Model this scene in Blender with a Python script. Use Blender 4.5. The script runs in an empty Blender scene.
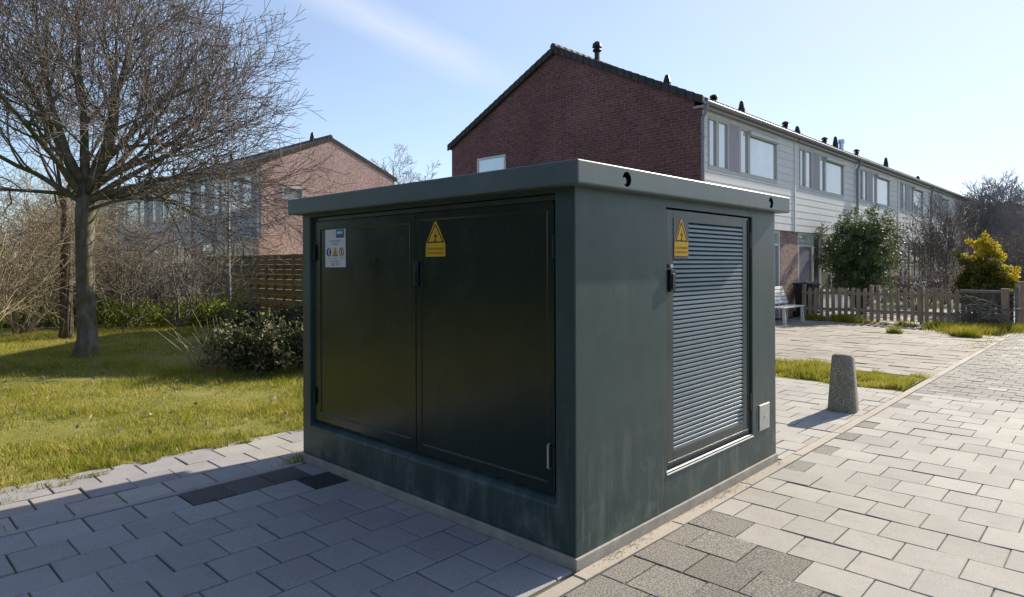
import bpy, bmesh, math, random
import numpy as np
from mathutils import Vector, Matrix
from math import sin, cos, pi, radians
random.seed(7); rng = np.random.default_rng(7)
scene = bpy.context.scene
COL = scene.collection

# ------------------------------------------------------------------ camera
F_PX, HOR_Y, ROLL = 654.85, 264.47, -0.0032
CAMP = Vector((-2.7019, -2.1248, 1.6)); YAW = 0.7623
FW = Vector((cos(YAW), sin(YAW), 0)); RT = Vector((sin(YAW), -cos(YAW), 0)); UP = Vector((0, 0, 1))
cd = bpy.data.cameras.new('camera'); co = bpy.data.objects.new('camera', cd); COL.objects.link(co)
cd.sensor_width = 36; cd.lens = F_PX / 1024 * 36
cd.shift_y = -(298.5 - HOR_Y) / 1024
cd.clip_start = 0.05; cd.clip_end = 3000
r_ = RT * cos(ROLL) + UP * sin(ROLL); u_ = UP * cos(ROLL) - RT * sin(ROLL)
mw = Matrix.Identity(4)
for i in range(3):
    mw[i][0] = r_[i]; mw[i][1] = u_[i]; mw[i][2] = -FW[i]; mw[i][3] = CAMP[i]
co.matrix_world = mw
scene.camera = co

# ------------------------------------------------------------------ light
SUN = Vector((1.72, -0.163, 1.0)).normalized()
ELEV = math.asin(SUN.z)
world = bpy.data.worlds.new('World'); scene.world = world; world.use_nodes = True
nt = world.node_tree; nt.nodes.clear()
sky = nt.nodes.new('ShaderNodeTexSky'); sky.sky_type = 'NISHITA'; sky.sun_disc = False
sky.sun_elevation = ELEV; sky.sun_rotation = math.atan2(SUN.x, SUN.y)
sky.air_density = 1.0; sky.dust_density = 0.15; sky.ozone_density = 3.4; sky.altitude = 0
tc = nt.nodes.new('ShaderNodeTexCoord')
# thin wisps of high cloud, fixed on the sky sphere
def wn(t): return nt.nodes.new(t)
def wl(a, b): nt.links.new(a, b)
def math_node(op, a=None, b=None, c=None):
    n = wn('ShaderNodeMath'); n.operation = op
    for i, v in enumerate((a, b, c)):
        if v is None: continue
        if isinstance(v, (int, float)): n.inputs[i].default_value = v
        else: wl(v, n.inputs[i])
    return n.outputs[0]
def pixdir(u, v):
    return (FW + RT * ((u - 512) / F_PX) - UP * ((v - HOR_Y) / F_PX)).normalized()
d1, d2 = pixdir(285, -25), pixdir(520, 88)
nrm = d1.cross(d2).normalized(); along = (d2 - d1).normalized(); midd = ((d1 + d2) / 2).normalized()
def dotn(v):
    n = wn('ShaderNodeVectorMath'); n.operation = 'DOT_PRODUCT'; wl(tc.outputs['Generated'], n.inputs[0]); n.inputs[1].default_value = v; return n.outputs['Value']
noi = wn('ShaderNodeTexNoise'); noi.inputs['Scale'].default_value = 9; noi.inputs['Detail'].default_value = 7; noi.inputs['Roughness'].default_value = .62
mp = wn('ShaderNodeMapping'); mp.vector_type = 'TEXTURE'; mp.inputs['Scale'].default_value = (2.4, 2.0, .8); wl(tc.outputs['Generated'], mp.inputs['Vector']); wl(mp.outputs[0], noi.inputs['Vector'])
off = math_node('ADD', dotn(nrm), math_node('MULTIPLY', math_node('SUBTRACT', noi.outputs['Fac'], .5), .05))
band = math_node('SUBTRACT', 1.0, math_node('MINIMUM', math_node('DIVIDE', math_node('ABSOLUTE', off), .034), 1.0))
lim = math_node('SUBTRACT', 1.0, math_node('MINIMUM', math_node('POWER', math_node('DIVIDE', math_node('ABSOLUTE', math_node('SUBTRACT', dotn(along), along.dot(midd) - .03)), .22), 2.0), 1.0))
front = math_node('GREATER_THAN', dotn(midd), 0.0)
streak = math_node('MULTIPLY', math_node('MULTIPLY', band, lim), math_node('MULTIPLY', front, .5))
noi2 = wn('ShaderNodeTexNoise'); noi2.inputs['Scale'].default_value = 2.6; noi2.inputs['Detail'].default_value = 5; wl(mp.outputs[0], noi2.inputs['Vector'])
veil = math_node('MULTIPLY', math_node('MAXIMUM', math_node('SUBTRACT', noi2.outputs['Fac'], .28), 0), .5)
fac = math_node('MINIMUM', math_node('ADD', math_node('ADD', math_node('MULTIPLY', streak, .75), veil), math_node('MULTIPLY', math_node('POWER', math_node('MAXIMUM', dotn(Vector((SUN.x, SUN.y, .25)).normalized()), 0.0), 2.0), .62)), 1.0)
mix = wn('ShaderNodeMix'); mix.data_type = 'RGBA'
mix.inputs[7].default_value = (4.75, 5.1, 6.1, 1)
wl(fac, mix.inputs[0]); wl(sky.outputs[0], mix.inputs[6])
bg = wn('ShaderNodeBackground'); bg.inputs['Strength'].default_value = 0.098
wo = wn('ShaderNodeOutputWorld'); wl(mix.outputs[2], bg.inputs[0]); wl(bg.outputs[0], wo.inputs[0])
sl = bpy.data.lights.new('sun', 'SUN'); sl.energy = 4.5; sl.angle = radians(.53); sl.color = (1, .91, .76)
so = bpy.data.objects.new('sun', sl); COL.objects.link(so); so.location = (20, -10, 30)
so.rotation_euler = SUN.to_track_quat('Z', 'Y').to_euler()
vs = scene.view_settings
scene.display_settings.display_device = 'sRGB'
vs.view_transform = 'Standard'; vs.look = 'None'; vs.gamma = 1; vs.use_curve_mapping = False; vs.exposure = 0.9
scene.render.engine = 'CYCLES'
scene.cycles.max_bounces = 8; scene.cycles.transparent_max_bounces = 8
try: scene.cycles.use_denoising = True
except Exception: pass

# ------------------------------------------------------------------ materials
def lin(r, g, b):
    f = lambda c: (c / 255 / 12.92) if c <= 10 else ((c / 255 + .055) / 1.055) ** 2.4
    return (f(r), f(g), f(b), 1)
class Mt:
    """small node-tree helper round a Principled BSDF"""
    def __init__(s, name):
        s.m = bpy.data.materials.new(name); s.m.use_nodes = True; s.t = s.m.node_tree
        s.p = s.t.nodes['Principled BSDF']; s.co = s.n('ShaderNodeTexCoord').outputs['Object']
    def n(s, t, **k):
        n = s.t.nodes.new(t)
        for a, v in k.items(): setattr(n, a, v)
        return n
    def l(s, a, b): s.t.links.new(a, b)
    def noise(s, scale, detail=5, rough=.6, vec=None, stretch=None):
        n = s.n('ShaderNodeTexNoise'); n.inputs['Scale'].default_value = scale; n.inputs['Detail'].default_value = detail; n.inputs['Roughness'].default_value = rough
        v = vec or s.co
        if stretch:
            mp = s.n('ShaderNodeMapping'); mp.inputs['Scale'].default_value = stretch; s.l(v, mp.inputs[0]); v = mp.outputs[0]
        s.l(v, n.inputs['Vector']); return n.outputs['Fac']
    def ramp(s, fac, stops):
        r = s.n('ShaderNodeValToRGB'); e = r.color_ramp.elements
        while len(e) < len(stops): e.new(.5)
        for i, (p, c) in enumerate(stops):
            e[i].position = p; e[i].color = c if len(c) == 4 else (*c, 1)
        s.l(fac, r.inputs[0]); return r.outputs[0]
    def mixc(s, fac, a, b, mode='MIX'):
        m = s.n('ShaderNodeMix', data_type='RGBA', blend_type=mode)
        for i, v in ((0, fac), (6, a), (7, b)):
            if hasattr(v, 'links'): s.l(v, m.inputs[i])
            else: m.inputs[i].default_value = v if i == 0 or len(v) == 4 else (*v, 1)
        return m.outputs[2]
    def island(s): return s.n('ShaderNodeNewGeometry').outputs['Random Per Island']
    def objrand(s): return s.n('ShaderNodeObjectInfo').outputs['Random']
    def bump(s, h, st, dist=.01):
        b = s.n('ShaderNodeBump'); b.inputs['Strength'].default_value = st; b.inputs['Distance'].default_value = dist
        s.l(h, b.inputs['Height']); s.l(b.outputs[0], s.p.inputs['Normal'])
    def fin(s, col=None, rough=.8, spec=.5, metal=0.0):
        if col is not None:
            if hasattr(col, 'links'): s.l(col, s.p.inputs['Base Color'])
            else: s.p.inputs['Base Color'].default_value = col if len(col) == 4 else (*col, 1)
        if hasattr(rough, 'links'): s.l(rough, s.p.inputs['Roughness'])
        else: s.p.inputs['Roughness'].default_value = rough
        s.p.inputs['Specular IOR Level'].default_value = spec; s.p.inputs['Metallic'].default_value = metal
        return s.m
def sc(c, k): return (c[0] * k, c[1] * k, c[2] * k, 1)
def simple(name, col, rough=.7, var=.25, scale=6, bump=.15, bscale=60, spec=.4, metal=0.0, isl=0.0, stretch=None):
    t = Mt(name)
    c = t.ramp(t.noise(scale, stretch=stretch), [(.3, sc(col, 1 - var)), (.7, sc(col, 1 + var))])
    if isl: c = t.mixc(1.0, c, t.ramp(t.island(), [(0, (1 - isl,) * 3), (1, (1 + isl,) * 3)]), 'MULTIPLY')
    if bump: t.bump(t.noise(bscale), bump)
    return t.fin(c, rough, spec, metal)

M = {}
def kiosk_paint(name, col, stain):
    t = Mt(name)
    base = t.ramp(t.noise(3.0, 8, .65), [(.3, sc(col, .8)), (.7, sc(col, 1.2))])
    streak = t.ramp(t.noise(7, 6, .7, stretch=(1, 1, .16)), [(.5, (0, 0, 0)), (.75, (1, 1, 1))])
    blot = t.ramp(t.noise(4.5, 9, .75), [(.52, (0, 0, 0)), (.72, (1, 1, 1))])
    sx = t.n('ShaderNodeSeparateXYZ'); t.l(t.co, sx.inputs[0])
    low = t.ramp(sx.outputs['Z'], [(.05, (1, 1, 1)), (.75, (.12, .12, .12))])
    f1 = t.mixc(1.0, t.mixc(1.0, streak, blot, 'ADD'), low, 'MULTIPLY')
    fm = t.mixc(1.0, f1, (stain, stain, stain), 'MULTIPLY')
    speck = t.ramp(t.noise(42, 2, .5), [(.74, (0, 0, 0)), (.80, (.35, .35, .35))])
    c = t.mixc(fm, base, (.20, .23, .21)); c = t.mixc(speck, c, (.3, .31, .29))
    drip = t.ramp(t.noise(26, 4, .6, stretch=(1, 1, .045)), [(.62, (0, 0, 0)), (.70, (.42,) * 3)]); c = t.mixc(t.mixc(1.0, drip, low, 'MULTIPLY'), c, (.24, .25, .235))
    smear = t.ramp(t.noise(2.2, 9, .8, stretch=(1.3, 1.3, .8)), [(.57, (0, 0, 0)), (.68, (.16,) * 3)]); c = t.mixc(smear, c, (.22, .26, .25))
    dark = t.ramp(t.noise(6, 7, .75, stretch=(1, 1, .5)), [(.60, (0, 0, 0)), (.72, (.5,) * 3)]); c = t.mixc(dark, c, (.018, .03, .03))
    scr = t.ramp(t.noise(60, 2, .5, stretch=(.12, .12, 1)), [(.76, (0, 0, 0)), (.80, (.4,) * 3)]); c = t.mixc(scr, c, (.2, .22, .21))
    t.bump(t.noise(70, 6), .12, .004)
    return t.fin(c, .42, .45)
KG = (.034, .062, .060)
M['wall_paint'] = kiosk_paint('weathered dark green wall paint', KG, .62)
t = Mt('dark green roof paint'); c = t.ramp(t.noise(2.5, 8, .7), [(.3, (.085, .116, .113)), (.72, (.125, .158, .154))])
c = t.mixc(t.ramp(t.noise(30, 3), [(.68, (0, 0, 0)), (.78, (.4, .4, .4))]), c, (.28, .29, .27)); t.bump(t.noise(60), .1, .004); M['roof_paint'] = t.fin(c, .42, .35)
t = Mt('glossy dark green door paint'); c = t.ramp(t.noise(1.5, 6), [(.3, (.007, .017, .014)), (.7, (.011, .024, .020))]); t.bump(t.noise(2.2, 2), .06, .02)
M['door_paint'] = t.fin(c, t.ramp(t.noise(4, 5), [(.3, (.2,) * 3), (.7, (.3,) * 3)]), .5)
t = Mt('satin green frame paint'); c = t.ramp(t.noise(4, 6), [(.3, (.032, .046, .042)), (.7, (.05, .066, .06))]); M['frame_paint'] = t.fin(c, .35, .5)
t = Mt('satin green louvre paint'); c = t.ramp(t.noise(3, 6, .7), [(.3, (.115, .165, .19)), (.7, (.165, .22, .245))]); M['louvre_paint'] = t.fin(c, .35, .5)
M['rubber'] = simple('black plastic', (.012, .012, .015), .45, .1, bump=0)
M['steel'] = simple('brushed steel', (.5, .49, .47), .4, .12, 20, 0, metal=.6)
M['sill'] = simple('pale sill strip', (.30, .295, .28), .65, .2, 20, .1)
M['grille_back'] = simple('dark cabinet inside', (.006, .009, .009), .8, .1, bump=0)
M['plinth'] = simple('pale concrete plinth', (.33, .305, .265), .85, .2, 9, .3, 90)
M['yellow'] = simple('warning yellow', (.72, .40, .006), .5, .06, 12, 0)
M['black'] = simple('black print', (.008, .008, .008), .5, .05, bump=0)
M['white'] = simple('white sign face', (.66, .66, .66), .5, .05, bump=0)
M['blue'] = simple('blue print', (.02, .16, .36), .5, .05, bump=0)
M['navy'] = simple('navy print', (.05, .03, .12), .5, .05, bump=0)
M['red'] = simple('red print', (.5, .03, .04), .5, .05, bump=0)
M['grey_print'] = simple('grey print', (.12, .12, .13), .5, .05, bump=0)
def tiles_mat(name, c1, c2, isl, speck=0.25, spk=260, stain=.5):
    t = Mt(name)
    c = t.ramp(t.noise(1.3, 8, .65), [(.3, c1), (.7, c2)])
    c = t.mixc(t.ramp(t.noise(.7, 7, .7), [(.45, (0, 0, 0)), (.7, (.35,) * 3)]), c, sc(c1, .72))
    c = t.mixc(1.0, c, t.ramp(t.island(), [(0, (1 - isl,) * 3), (.5, (1, 1, 1)), (1, (1 + isl * .9,) * 3)]), 'MULTIPLY')
    c = t.mixc(1.0, c, t.ramp(t.noise(spk, 2, .5), [(.35, (1 - speck,) * 3), (.65, (1 + speck,) * 3)]), 'MULTIPLY')
    st = t.ramp(t.noise(5, 9, .75), [(.56, (0, 0, 0)), (.72, (stain,) * 3)])
    c = t.mixc(st, c, sc(c1, .62)); c = t.mixc(t.ramp(t.noise(17, 6, .7), [(.63, (0, 0, 0)), (.72, (.35,) * 3)]), c, sc(c2, 1.25))
    t.bump(t.noise(170, 4), .22, .004)
    return t.fin(c, .85, .3)
M['tile'] = tiles_mat('pale concrete tile', (.318, .297, .268), (.395, .37, .336), .10)
M['tile_left'] = tiles_mat('grey concrete tile', (.285, .268, .268), (.36, .34, .338), .09)
M['tile_dark'] = tiles_mat('exposed aggregate tile', (.165, .152, .132), (.225, .208, .182), .14, .6, 120)
M['tile_black'] = tiles_mat('dark basalt tile', (.05, .05, .05), (.10, .095, .09), .5, .5, 120)
M['tile_char'] = tiles_mat('charcoal tile', (.085, .082, .077), (.125, .118, .11), .2, .5, 120)
M['paver'] = tiles_mat('old grey paver', (.20, .183, .162), (.27, .25, .225), .17)
M['slab'] = tiles_mat('beige paving slab', (.25, .22, .182), (.33, .295, .25), .16)
M['kerb'] = tiles_mat('sandy concrete kerb', (.34, .295, .24), (.42, .37, .31), .06)
M['joint'] = simple('dark joint sand', (.085, .075, .06), .95, .4, 14, .3)
t = Mt('mossy joint sand'); c = t.ramp(t.noise(2.2, 6, .7), [(.42, (.125, .11, .088)), (.58, (.10, .11, .05)), (.7, (.20, .175, .135))]); t.bump(t.noise(60), .4); M['joint'] = t.fin(c, .95, .2)
M['sand'] = simple('pale joint sand', (.36, .305, .235), .95, .25, 25, .5, 140)
def soil_mat(name, a, b, c_):
    t = Mt(name); c = t.ramp(t.noise(.9, 9, .7), [(.3, a), (.52, b), (.72, c_)]); t.bump(t.noise(30, 8), .6, .03); return t.fin(c, .95, .2)
M['ground'] = soil_mat('soil and turf', (.05, .055, .022), (.075, .08, .03), (.10, .085, .05))
M['lawn'] = soil_mat('lawn soil', (.12, .13, .026), (.21, .20, .042), (.32, .26, .12))
def grass_mat(name, dk, md, st):
    t = Mt(name)
    n1 = t.noise(.55, 6, .65)
    c = t.ramp(n1, [(.34, dk), (.5, md), (.66, st)])
    c = t.mixc(t.ramp(t.noise(3.5, 4), [(.45, (0, 0, 0)), (.65, (.75,) * 3)]), c, st)
    c = t.mixc(1.0, c, t.ramp(t.island(), [(0, (.6, .65, .55)), (.8, (1.15,) * 3), (1, (1.5, 1.35, 1.2))]), 'MULTIPLY')
    t.p.inputs['Subsurface Weight'].default_value = 0
    m = t.fin(c, .6, .25)
    tr = t.n('ShaderNodeBsdfTranslucent'); t.l(c, tr.inputs[0]); ms = t.n('ShaderNodeMixShader'); ms.inputs[0].default_value = .4
    t.l(t.p.outputs[0], ms.inputs[1]); t.l(tr.outputs[0], ms.inputs[2]); t.l(ms.outputs[0], t.t.nodes['Material Output'].inputs[0])
    return m
M['grass'] = grass_mat('lawn grass', (.16, .205, .02), (.31, .305, .034), (.48, .40, .11))
M['weed'] = grass_mat('yellow green weeds', (.14, .18, .016), (.26, .26, .022), (.40, .33, .06))
def leaf_mat(name, a, b, c_, rough=.5, tl=.3, spec=.4, grad=None):
    t = Mt(name)
    c = t.ramp(t.island(), [(0, a), (.55, b), (1, c_)])
    c = t.mixc(t.ramp(t.noise(2.6, 3), [(.4, (0, 0, 0)), (.6, (.6,) * 3)]), c, sc(a, .8))
    t.fin(c, rough, spec)
    tr = t.n('ShaderNodeBsdfTranslucent'); t.l(c, tr.inputs[0]); ms = t.n('ShaderNodeMixShader'); ms.inputs[0].default_value = tl
    t.l(t.p.outputs[0], ms.inputs[1]); t.l(tr.outputs[0], ms.inputs[2]); t.l(ms.outputs[0], t.t.nodes['Material Output'].inputs[0])
    return t.m
M['leaf_dark'] = leaf_mat('dark evergreen leaf', (.03, .045, .02), (.055, .078, .03), (.14, .155, .06), .45)
M['leaf_bush'] = leaf_mat('green bush leaf', (.05, .085, .034), (.10, .145, .052), (.22, .26, .09), .5)
M['leaf_laurel'] = leaf_mat('laurel leaf', (.045, .055, .022), (.10, .105, .04), (.34, .30, .15), .6)
M['leaf_hedge'] = leaf_mat('fresh green ground cover', (.12, .17, .022), (.22, .26, .034), (.36, .36, .06), .5, .45)
M['leaf_yellow'] = leaf_mat('golden conifer foliage', (.40, .31, .012), (.62, .49, .016), (.78, .64, .04), .6, .4)
M['leaf_olive'] = leaf_mat('inner and shade-tinted conifer foliage', (.07, .085, .014), (.15, .145, .02), (.30, .26, .025), .6, .25)
M['bud'] = leaf_mat('pinkish buds', (.20, .14, .13), (.34, .27, .25), (.52, .45, .42), .6, .2)
M['dry'] = leaf_mat('dry brown flower heads', (.18, .135, .11), (.34, .275, .235), (.55, .48, .43), .8, .2)
t = Mt('mossy bark'); sx = t.n('ShaderNodeSeparateXYZ'); t.l(t.n('ShaderNodeNewGeometry').outputs['Normal'], sx.inputs[0])
c = t.ramp(t.noise(8, 8, .7, stretch=(1, 1, .3)), [(.3, (.07, .06, .046)), (.5, (.165, .142, .112)), (.72, (.28, .245, .20))])
mossf = t.ramp(t.noise(3.5, 6), [(.46, (0, 0, 0)), (.62, (.75,) * 3)]); c = t.mixc(mossf, c, (.10, .105, .03)); t.bump(t.noise(22, 6, stretch=(1, 1, .25)), .8, .03); M['bark'] = t.fin(c, .9, .2)
M['twig'] = simple('grey brown twigs', (.15, .122, .105), .85, .3, 5, 0)
M['twig_far'] = simple('haze-lightened grey twigs', (.26, .235, .235), .85, .2, 5, 0)  # distance haze put into the twig colour by lightening it
M['twig_moss'] = simple('greenish brown limbs', (.10, .092, .05), .9, .35, 6, .4, 30)
M['cane'] = simple('tan dry canes', (.28, .225, .145), .85, .45, 4, 0)
M['cane_grey'] = simple('grey dry canes', (.19, .16, .125), .85, .45, 4, 0)
M['ivy_bark'] = simple('rough brown bark', (.10, .082, .06), .95, .5, 8, .8, 25)
def brick_mat(name, c1, c2, mort, diag=True):
    t = Mt(name); sx = t.n('ShaderNodeSeparateXYZ'); t.l(t.co, sx.inputs[0])
    ad = t.n('ShaderNodeMath', operation='ADD'); t.l(sx.outputs[0], ad.inputs[0]); t.l(sx.outputs[1], ad.inputs[1])
    cx = t.n('ShaderNodeCombineXYZ'); t.l(ad.outputs[0], cx.inputs[0]); t.l(sx.outputs[2], cx.inputs[1])
    b = t.n('ShaderNodeTexBrick'); b.inputs['Scale'].default_value = 1; b.inputs['Brick Width'].default_value = .225; b.inputs['Row Height'].default_value = .075
    b.inputs['Mortar Size'].default_value = .0075; b.inputs['Mortar Smooth'].default_value = .3
    b.inputs['Color1'].default_value = (*c1, 1); b.inputs['Color2'].default_value = (*c2, 1); b.inputs['Mortar'].default_value = (*mort, 1)
    t.l(cx.outputs[0], b.inputs['Vector'])
    c = t.mixc(1.0, b.outputs['Color'], t.ramp(t.noise(.5, 7, .6), [(.3, (.74,) * 3), (.7, (1.2,) * 3)]), 'MULTIPLY')
    c = t.mixc(1.0, c, t.ramp(t.noise(11, 3), [(.3, (.66,) * 3), (.7, (1.34,) * 3)]), 'MULTIPLY')
    iv = t.n('ShaderNodeMath', operation='SUBTRACT'); iv.inputs[0].default_value = 1; t.l(b.outputs['Fac'], iv.inputs[1]); t.bump(iv.outputs[0], .5, .008)
    return t.fin(c, .85, .25)
M['brick_red'] = brick_mat('dark red brick', (.205, .080, .073), (.145, .058, .057), (.19, .155, .15))
M['brick_pink'] = brick_mat('pinkish brick', (.72, .455, .385), (.64, .39, .325), (.64, .51, .44))
M['brick_brown'] = brick_mat('pinkish brown brick', (.40, .25, .20), (.30, .18, .15), (.34, .28, .24))
M['clad_grey'] = simple('pale grey boarding', (.70, .68, .645), .6, .05, 3, .05, 30, isl=.04)
M['clad_blue'] = simple('grey blue boarding', (.32, .35, .40), .6, .07, 3, .05, 30, isl=.05)
M['trim'] = simple('pale window frame', (.46, .44, .41), .5, .05, bump=0)
M['trim_white'] = simple('white painted trim', (.6, .59, .56), .5, .06, bump=0)
M['lilac'] = simple('grey lilac panel', (.34, .315, .325), .6, .05, bump=0)
M['zinc'] = simple('grey zinc gutter', (.30, .30, .31), .5, .12, 8, 0, metal=.3)
M['pvc'] = simple('grey blue downpipe', (.22, .235, .26), .5, .1, 8, 0)
M['galv'] = simple('bright galvanised flue', (.5, .54, .6), .3, .1, 8, 0, metal=.8)
t = Mt('dark roof tiles'); wv = t.n('ShaderNodeTexWave'); wv.inputs['Scale'].default_value = 1.1; t.l(t.co, wv.inputs[0])
c = t.ramp(t.noise(3, 8, .7), [(.3, (.03, .028, .03)), (.7, (.075, .07, .07))]); t.bump(wv.outputs[0], .5, .04); M['roof'] = t.fin(c, .8, .3)
t = Mt('brown roof tiles'); wv = t.n('ShaderNodeTexWave'); wv.inputs['Scale'].default_value = 1.1; t.l(t.co, wv.inputs[0])
c = t.ramp(t.noise(4, 8, .7), [(.3, (.07, .055, .045)), (.7, (.15, .12, .10))]); t.bump(wv.outputs[0], .5, .04); M['roof_brown'] = t.fin(c, .85, .3)
t = Mt('window glass'); t.p.inputs['IOR'].default_value = 3.6; c = t.mixc(1.0, t.ramp(t.noise(1.2, 2), [(.3, (.40, .45, .46)), (.7, (.60, .64, .64))]), t.ramp(t.objrand(), [(0, (.6,) * 3), (1, (1.15,) * 3)]), 'MULTIPLY'); M['glass'] = t.fin(c, .03, .5)
t = Mt('dark window glass'); t.p.inputs['IOR'].default_value = 1.7; M['glass_dark'] = t.fin((.03, .035, .04), .04, .5)
M['door_grey'] = simple('grey front door', (.24, .235, .26), .45, .06, bump=0)
M['wood_picket'] = simple('weathered brown picket wood', (.29, .215, .15), .85, .3, 9, .3, 40, stretch=(1, 1, .2), isl=.2)
M['wood_fence'] = simple('mossy tan fence boards', (.155, .122, .05), .85, .35, 5, .3, 30, isl=.22)
M['wood_grey'] = simple('grey weathered post', (.17, .16, .15), .9, .3, 9, .4, 40)
M['bench'] = simple('white painted bench wood', (.62, .60, .55), .6, .12, 12, .1)
M['bin'] = simple('dark grey bin plastic', (.022, .022, .026), .5, .15, bump=0)
M['pole'] = simple('pale grey metal post', (.20, .20, .225), .5, .1, 6, 0)
M['orange'] = simple('orange band', (.6, .28, .03), .5, .05, bump=0)
t = Mt('exposed aggregate concrete')
c = t.ramp(t.noise(70, 3, .6), [(.35, (.12, .11, .088)), (.5, (.22, .202, .165)), (.68, (.38, .355, .30))]); c = t.mixc(t.ramp(t.noise(6, 6), [(.5, (0, 0, 0)), (.7, (.5,) * 3)]), c, (.12, .115, .07))
t.bump(t.noise(70, 3, .6), .7, .008); M['bollard'] = t.fin(c, .9, .3)
M['solar'] = simple('dark solar glass', (.012, .014, .022), .15, .1, bump=0)

# ------------------------------------------------------------------ mesh builder
class MB:
    def __init__(s): s.v = []; s.f = []; s.m = []
    def add(s, vs_, fs, m=0):
        o = len(s.v); s.v += [tuple(v) for v in vs_]
        for f in fs: s.f.append([i + o for i in f]); s.m.append(m)
    def box(s, x0, x1, y0, y1, z0, z1, m=0, rot=None, piv=None):
        vs_ = [Vector((x, y, z)) for z in (z0, z1) for y in (y0, y1) for x in (x0, x1)]
        if rot is not None:
            p = Vector(piv) if piv else Vector(((x0 + x1) / 2, (y0 + y1) / 2, (z0 + z1) / 2))
            vs_ = [rot @ (v - p) + p for v in vs_]
        s.add(vs_, [(0, 2, 3, 1), (4, 5, 7, 6), (0, 1, 5, 4), (2, 6, 7, 3), (0, 4, 6, 2), (1, 3, 7, 5)], m); return s
    def prism(s, poly, vec, m=0):
        n = len(poly); a = [Vector(p) for p in poly]; b = [p + Vector(vec) for p in a]
        s.add(a + b, [list(range(n))[::-1], list(range(n, 2 * n))] + [(i, (i + 1) % n, n + (i + 1) % n, n + i) for i in range(n)], m); return s
    def tube(s, pts, rad, n=6, m=0, cap=True):
        pts = [Vector(p) for p in pts]
        if not hasattr(rad, '__len__'): rad = [rad] * len(pts)
        o = len(s.v); L = len(pts); ref = None
        for i, p in enumerate(pts):
            d = (pts[min(i + 1, L - 1)] - pts[max(i - 1, 0)])
            d = d.normalized() if d.length > 1e-9 else Vector((0, 0, 1))
            if ref is None: ref = Vector((1, 0, 0)) if abs(d.x) < .8 else Vector((0, 1, 0))
            a = (ref - d * ref.dot(d)).normalized(); b = d.cross(a); ref = a
            for k in range(n):
                q = p + (a * cos(2 * pi * k / n) + b * sin(2 * pi * k / n)) * rad[i]; s.v.append((q.x, q.y, q.z))
        for i in range(L - 1):
            for k in range(n):
                k2 = (k + 1) % n
                s.f.append([o + i * n + k, o + i * n + k2, o + (i + 1) * n + k2, o + (i + 1) * n + k]); s.m.append(m)
        if cap:
            s.f.append([o + k for k in range(n)][::-1]); s.m.append(m)
            s.f.append([o + (L - 1) * n + k for k in range(n)]); s.m.append(m)
        return s
    def text(s, body, size, mat4, m=0, align='CENTER', sx=1.0):
        cu = bpy.data.curves.new('t', 'FONT'); cu.body = body; cu.size = size; cu.align_x = align; cu.resolution_u = 2
        ob = bpy.data.objects.new('t', cu); COL.objects.link(ob)
        dg = bpy.context.evaluated_depsgraph_get(); me = bpy.data.meshes.new_from_object(ob.evaluated_get(dg))
        vs_ = [mat4 @ Vector((v.co.x * sx, v.co.y, 0)) for v in me.vertices]
        s.add(vs_, [list(p.vertices) for p in me.polygons], m)
        bpy.data.objects.remove(ob); bpy.data.curves.remove(cu); bpy.data.meshes.remove(me)
    def build(s, name, mats, parent=None, smooth=False, bevel=0, merge=False, seg=2, angle=40):
        me = bpy.data.meshes.new(name); me.from_pydata(s.v, [], s.f)
        if not isinstance(mats, (list, tuple)): mats = [mats]
        for mm in mats: me.materials.append(M[mm] if isinstance(mm, str) else mm)
        if len(mats) > 1: me.polygons.foreach_set('material_index', s.m)
        if merge:
            bm = bmesh.new(); bm.from_mesh(me); bmesh.ops.remove_doubles(bm, verts=bm.verts, dist=1e-5); bmesh.ops.recalc_face_normals(bm, faces=bm.faces); bm.to_mesh(me); bm.free()
        if smooth: me.polygons.foreach_set('use_smooth', [True] * len(me.polygons))
        me.update()
        o = bpy.data.objects.new(name, me); COL.objects.link(o)
        if parent is not None: o.parent = parent
        if bevel:
            b = o.modifiers.new('bevel', 'BEVEL'); b.width = bevel; b.segments = seg; b.limit_method = 'ANGLE'; b.angle_limit = radians(angle)
        return o
def tag(o, label, cat, group=None):
    o['label'] = label; o['category'] = cat
    if group: o['group'] = group
    return o
def thing(name, label, cat, loc=(0, 0, 0), rz=0, group=None):
    o = bpy.data.objects.new(name, None); o.empty_display_size = .2; COL.objects.link(o); o.location = loc; o.rotation_euler = (0, 0, rz)
    return tag(o, label, cat, group)
def dup(root, loc, rz=0, scale=1, label=None):
    c = root.copy(); COL.objects.link(c); c.location = loc; c.rotation_euler = (0, 0, rz); c.scale = (scale,) * 3 if not hasattr(scale, '__len__') else scale
    if label: c['label'] = label
    for ch in list(root.children):
        d = ch.copy(); COL.objects.link(d); d.parent = c
        for g in list(ch.children):
            e = g.copy(); COL.objects.link(e); e.parent = d
    return c
def structure(o): o['kind'] = 'structure'; return o
def stuff(o): o['kind'] = 'stuff'; return o
def np_mesh(name, verts, faces_n, mat, parent=None):
    """verts (N*k,3) with faces of k consecutive verts"""
    k = faces_n; n = len(verts) // k
    me = bpy.data.meshes.new(name)
    me.vertices.add(len(verts)); me.vertices.foreach_set('co', np.asarray(verts, np.float32).ravel())
    me.loops.add(n * k); me.loops.foreach_set('vertex_index', np.arange(n * k, dtype=np.int32))
    me.polygons.add(n); me.polygons.foreach_set('loop_start', np.arange(0, n * k, k, dtype=np.int32))
    me.polygons.foreach_set('loop_total', np.full(n, k, np.int32)); me.update(calc_edges=True); me.validate()
    me.materials.append(M[mat])
    o = bpy.data.objects.new(name, me); COL.objects.link(o)
    if parent is not None: o.parent = parent
    return o
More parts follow.
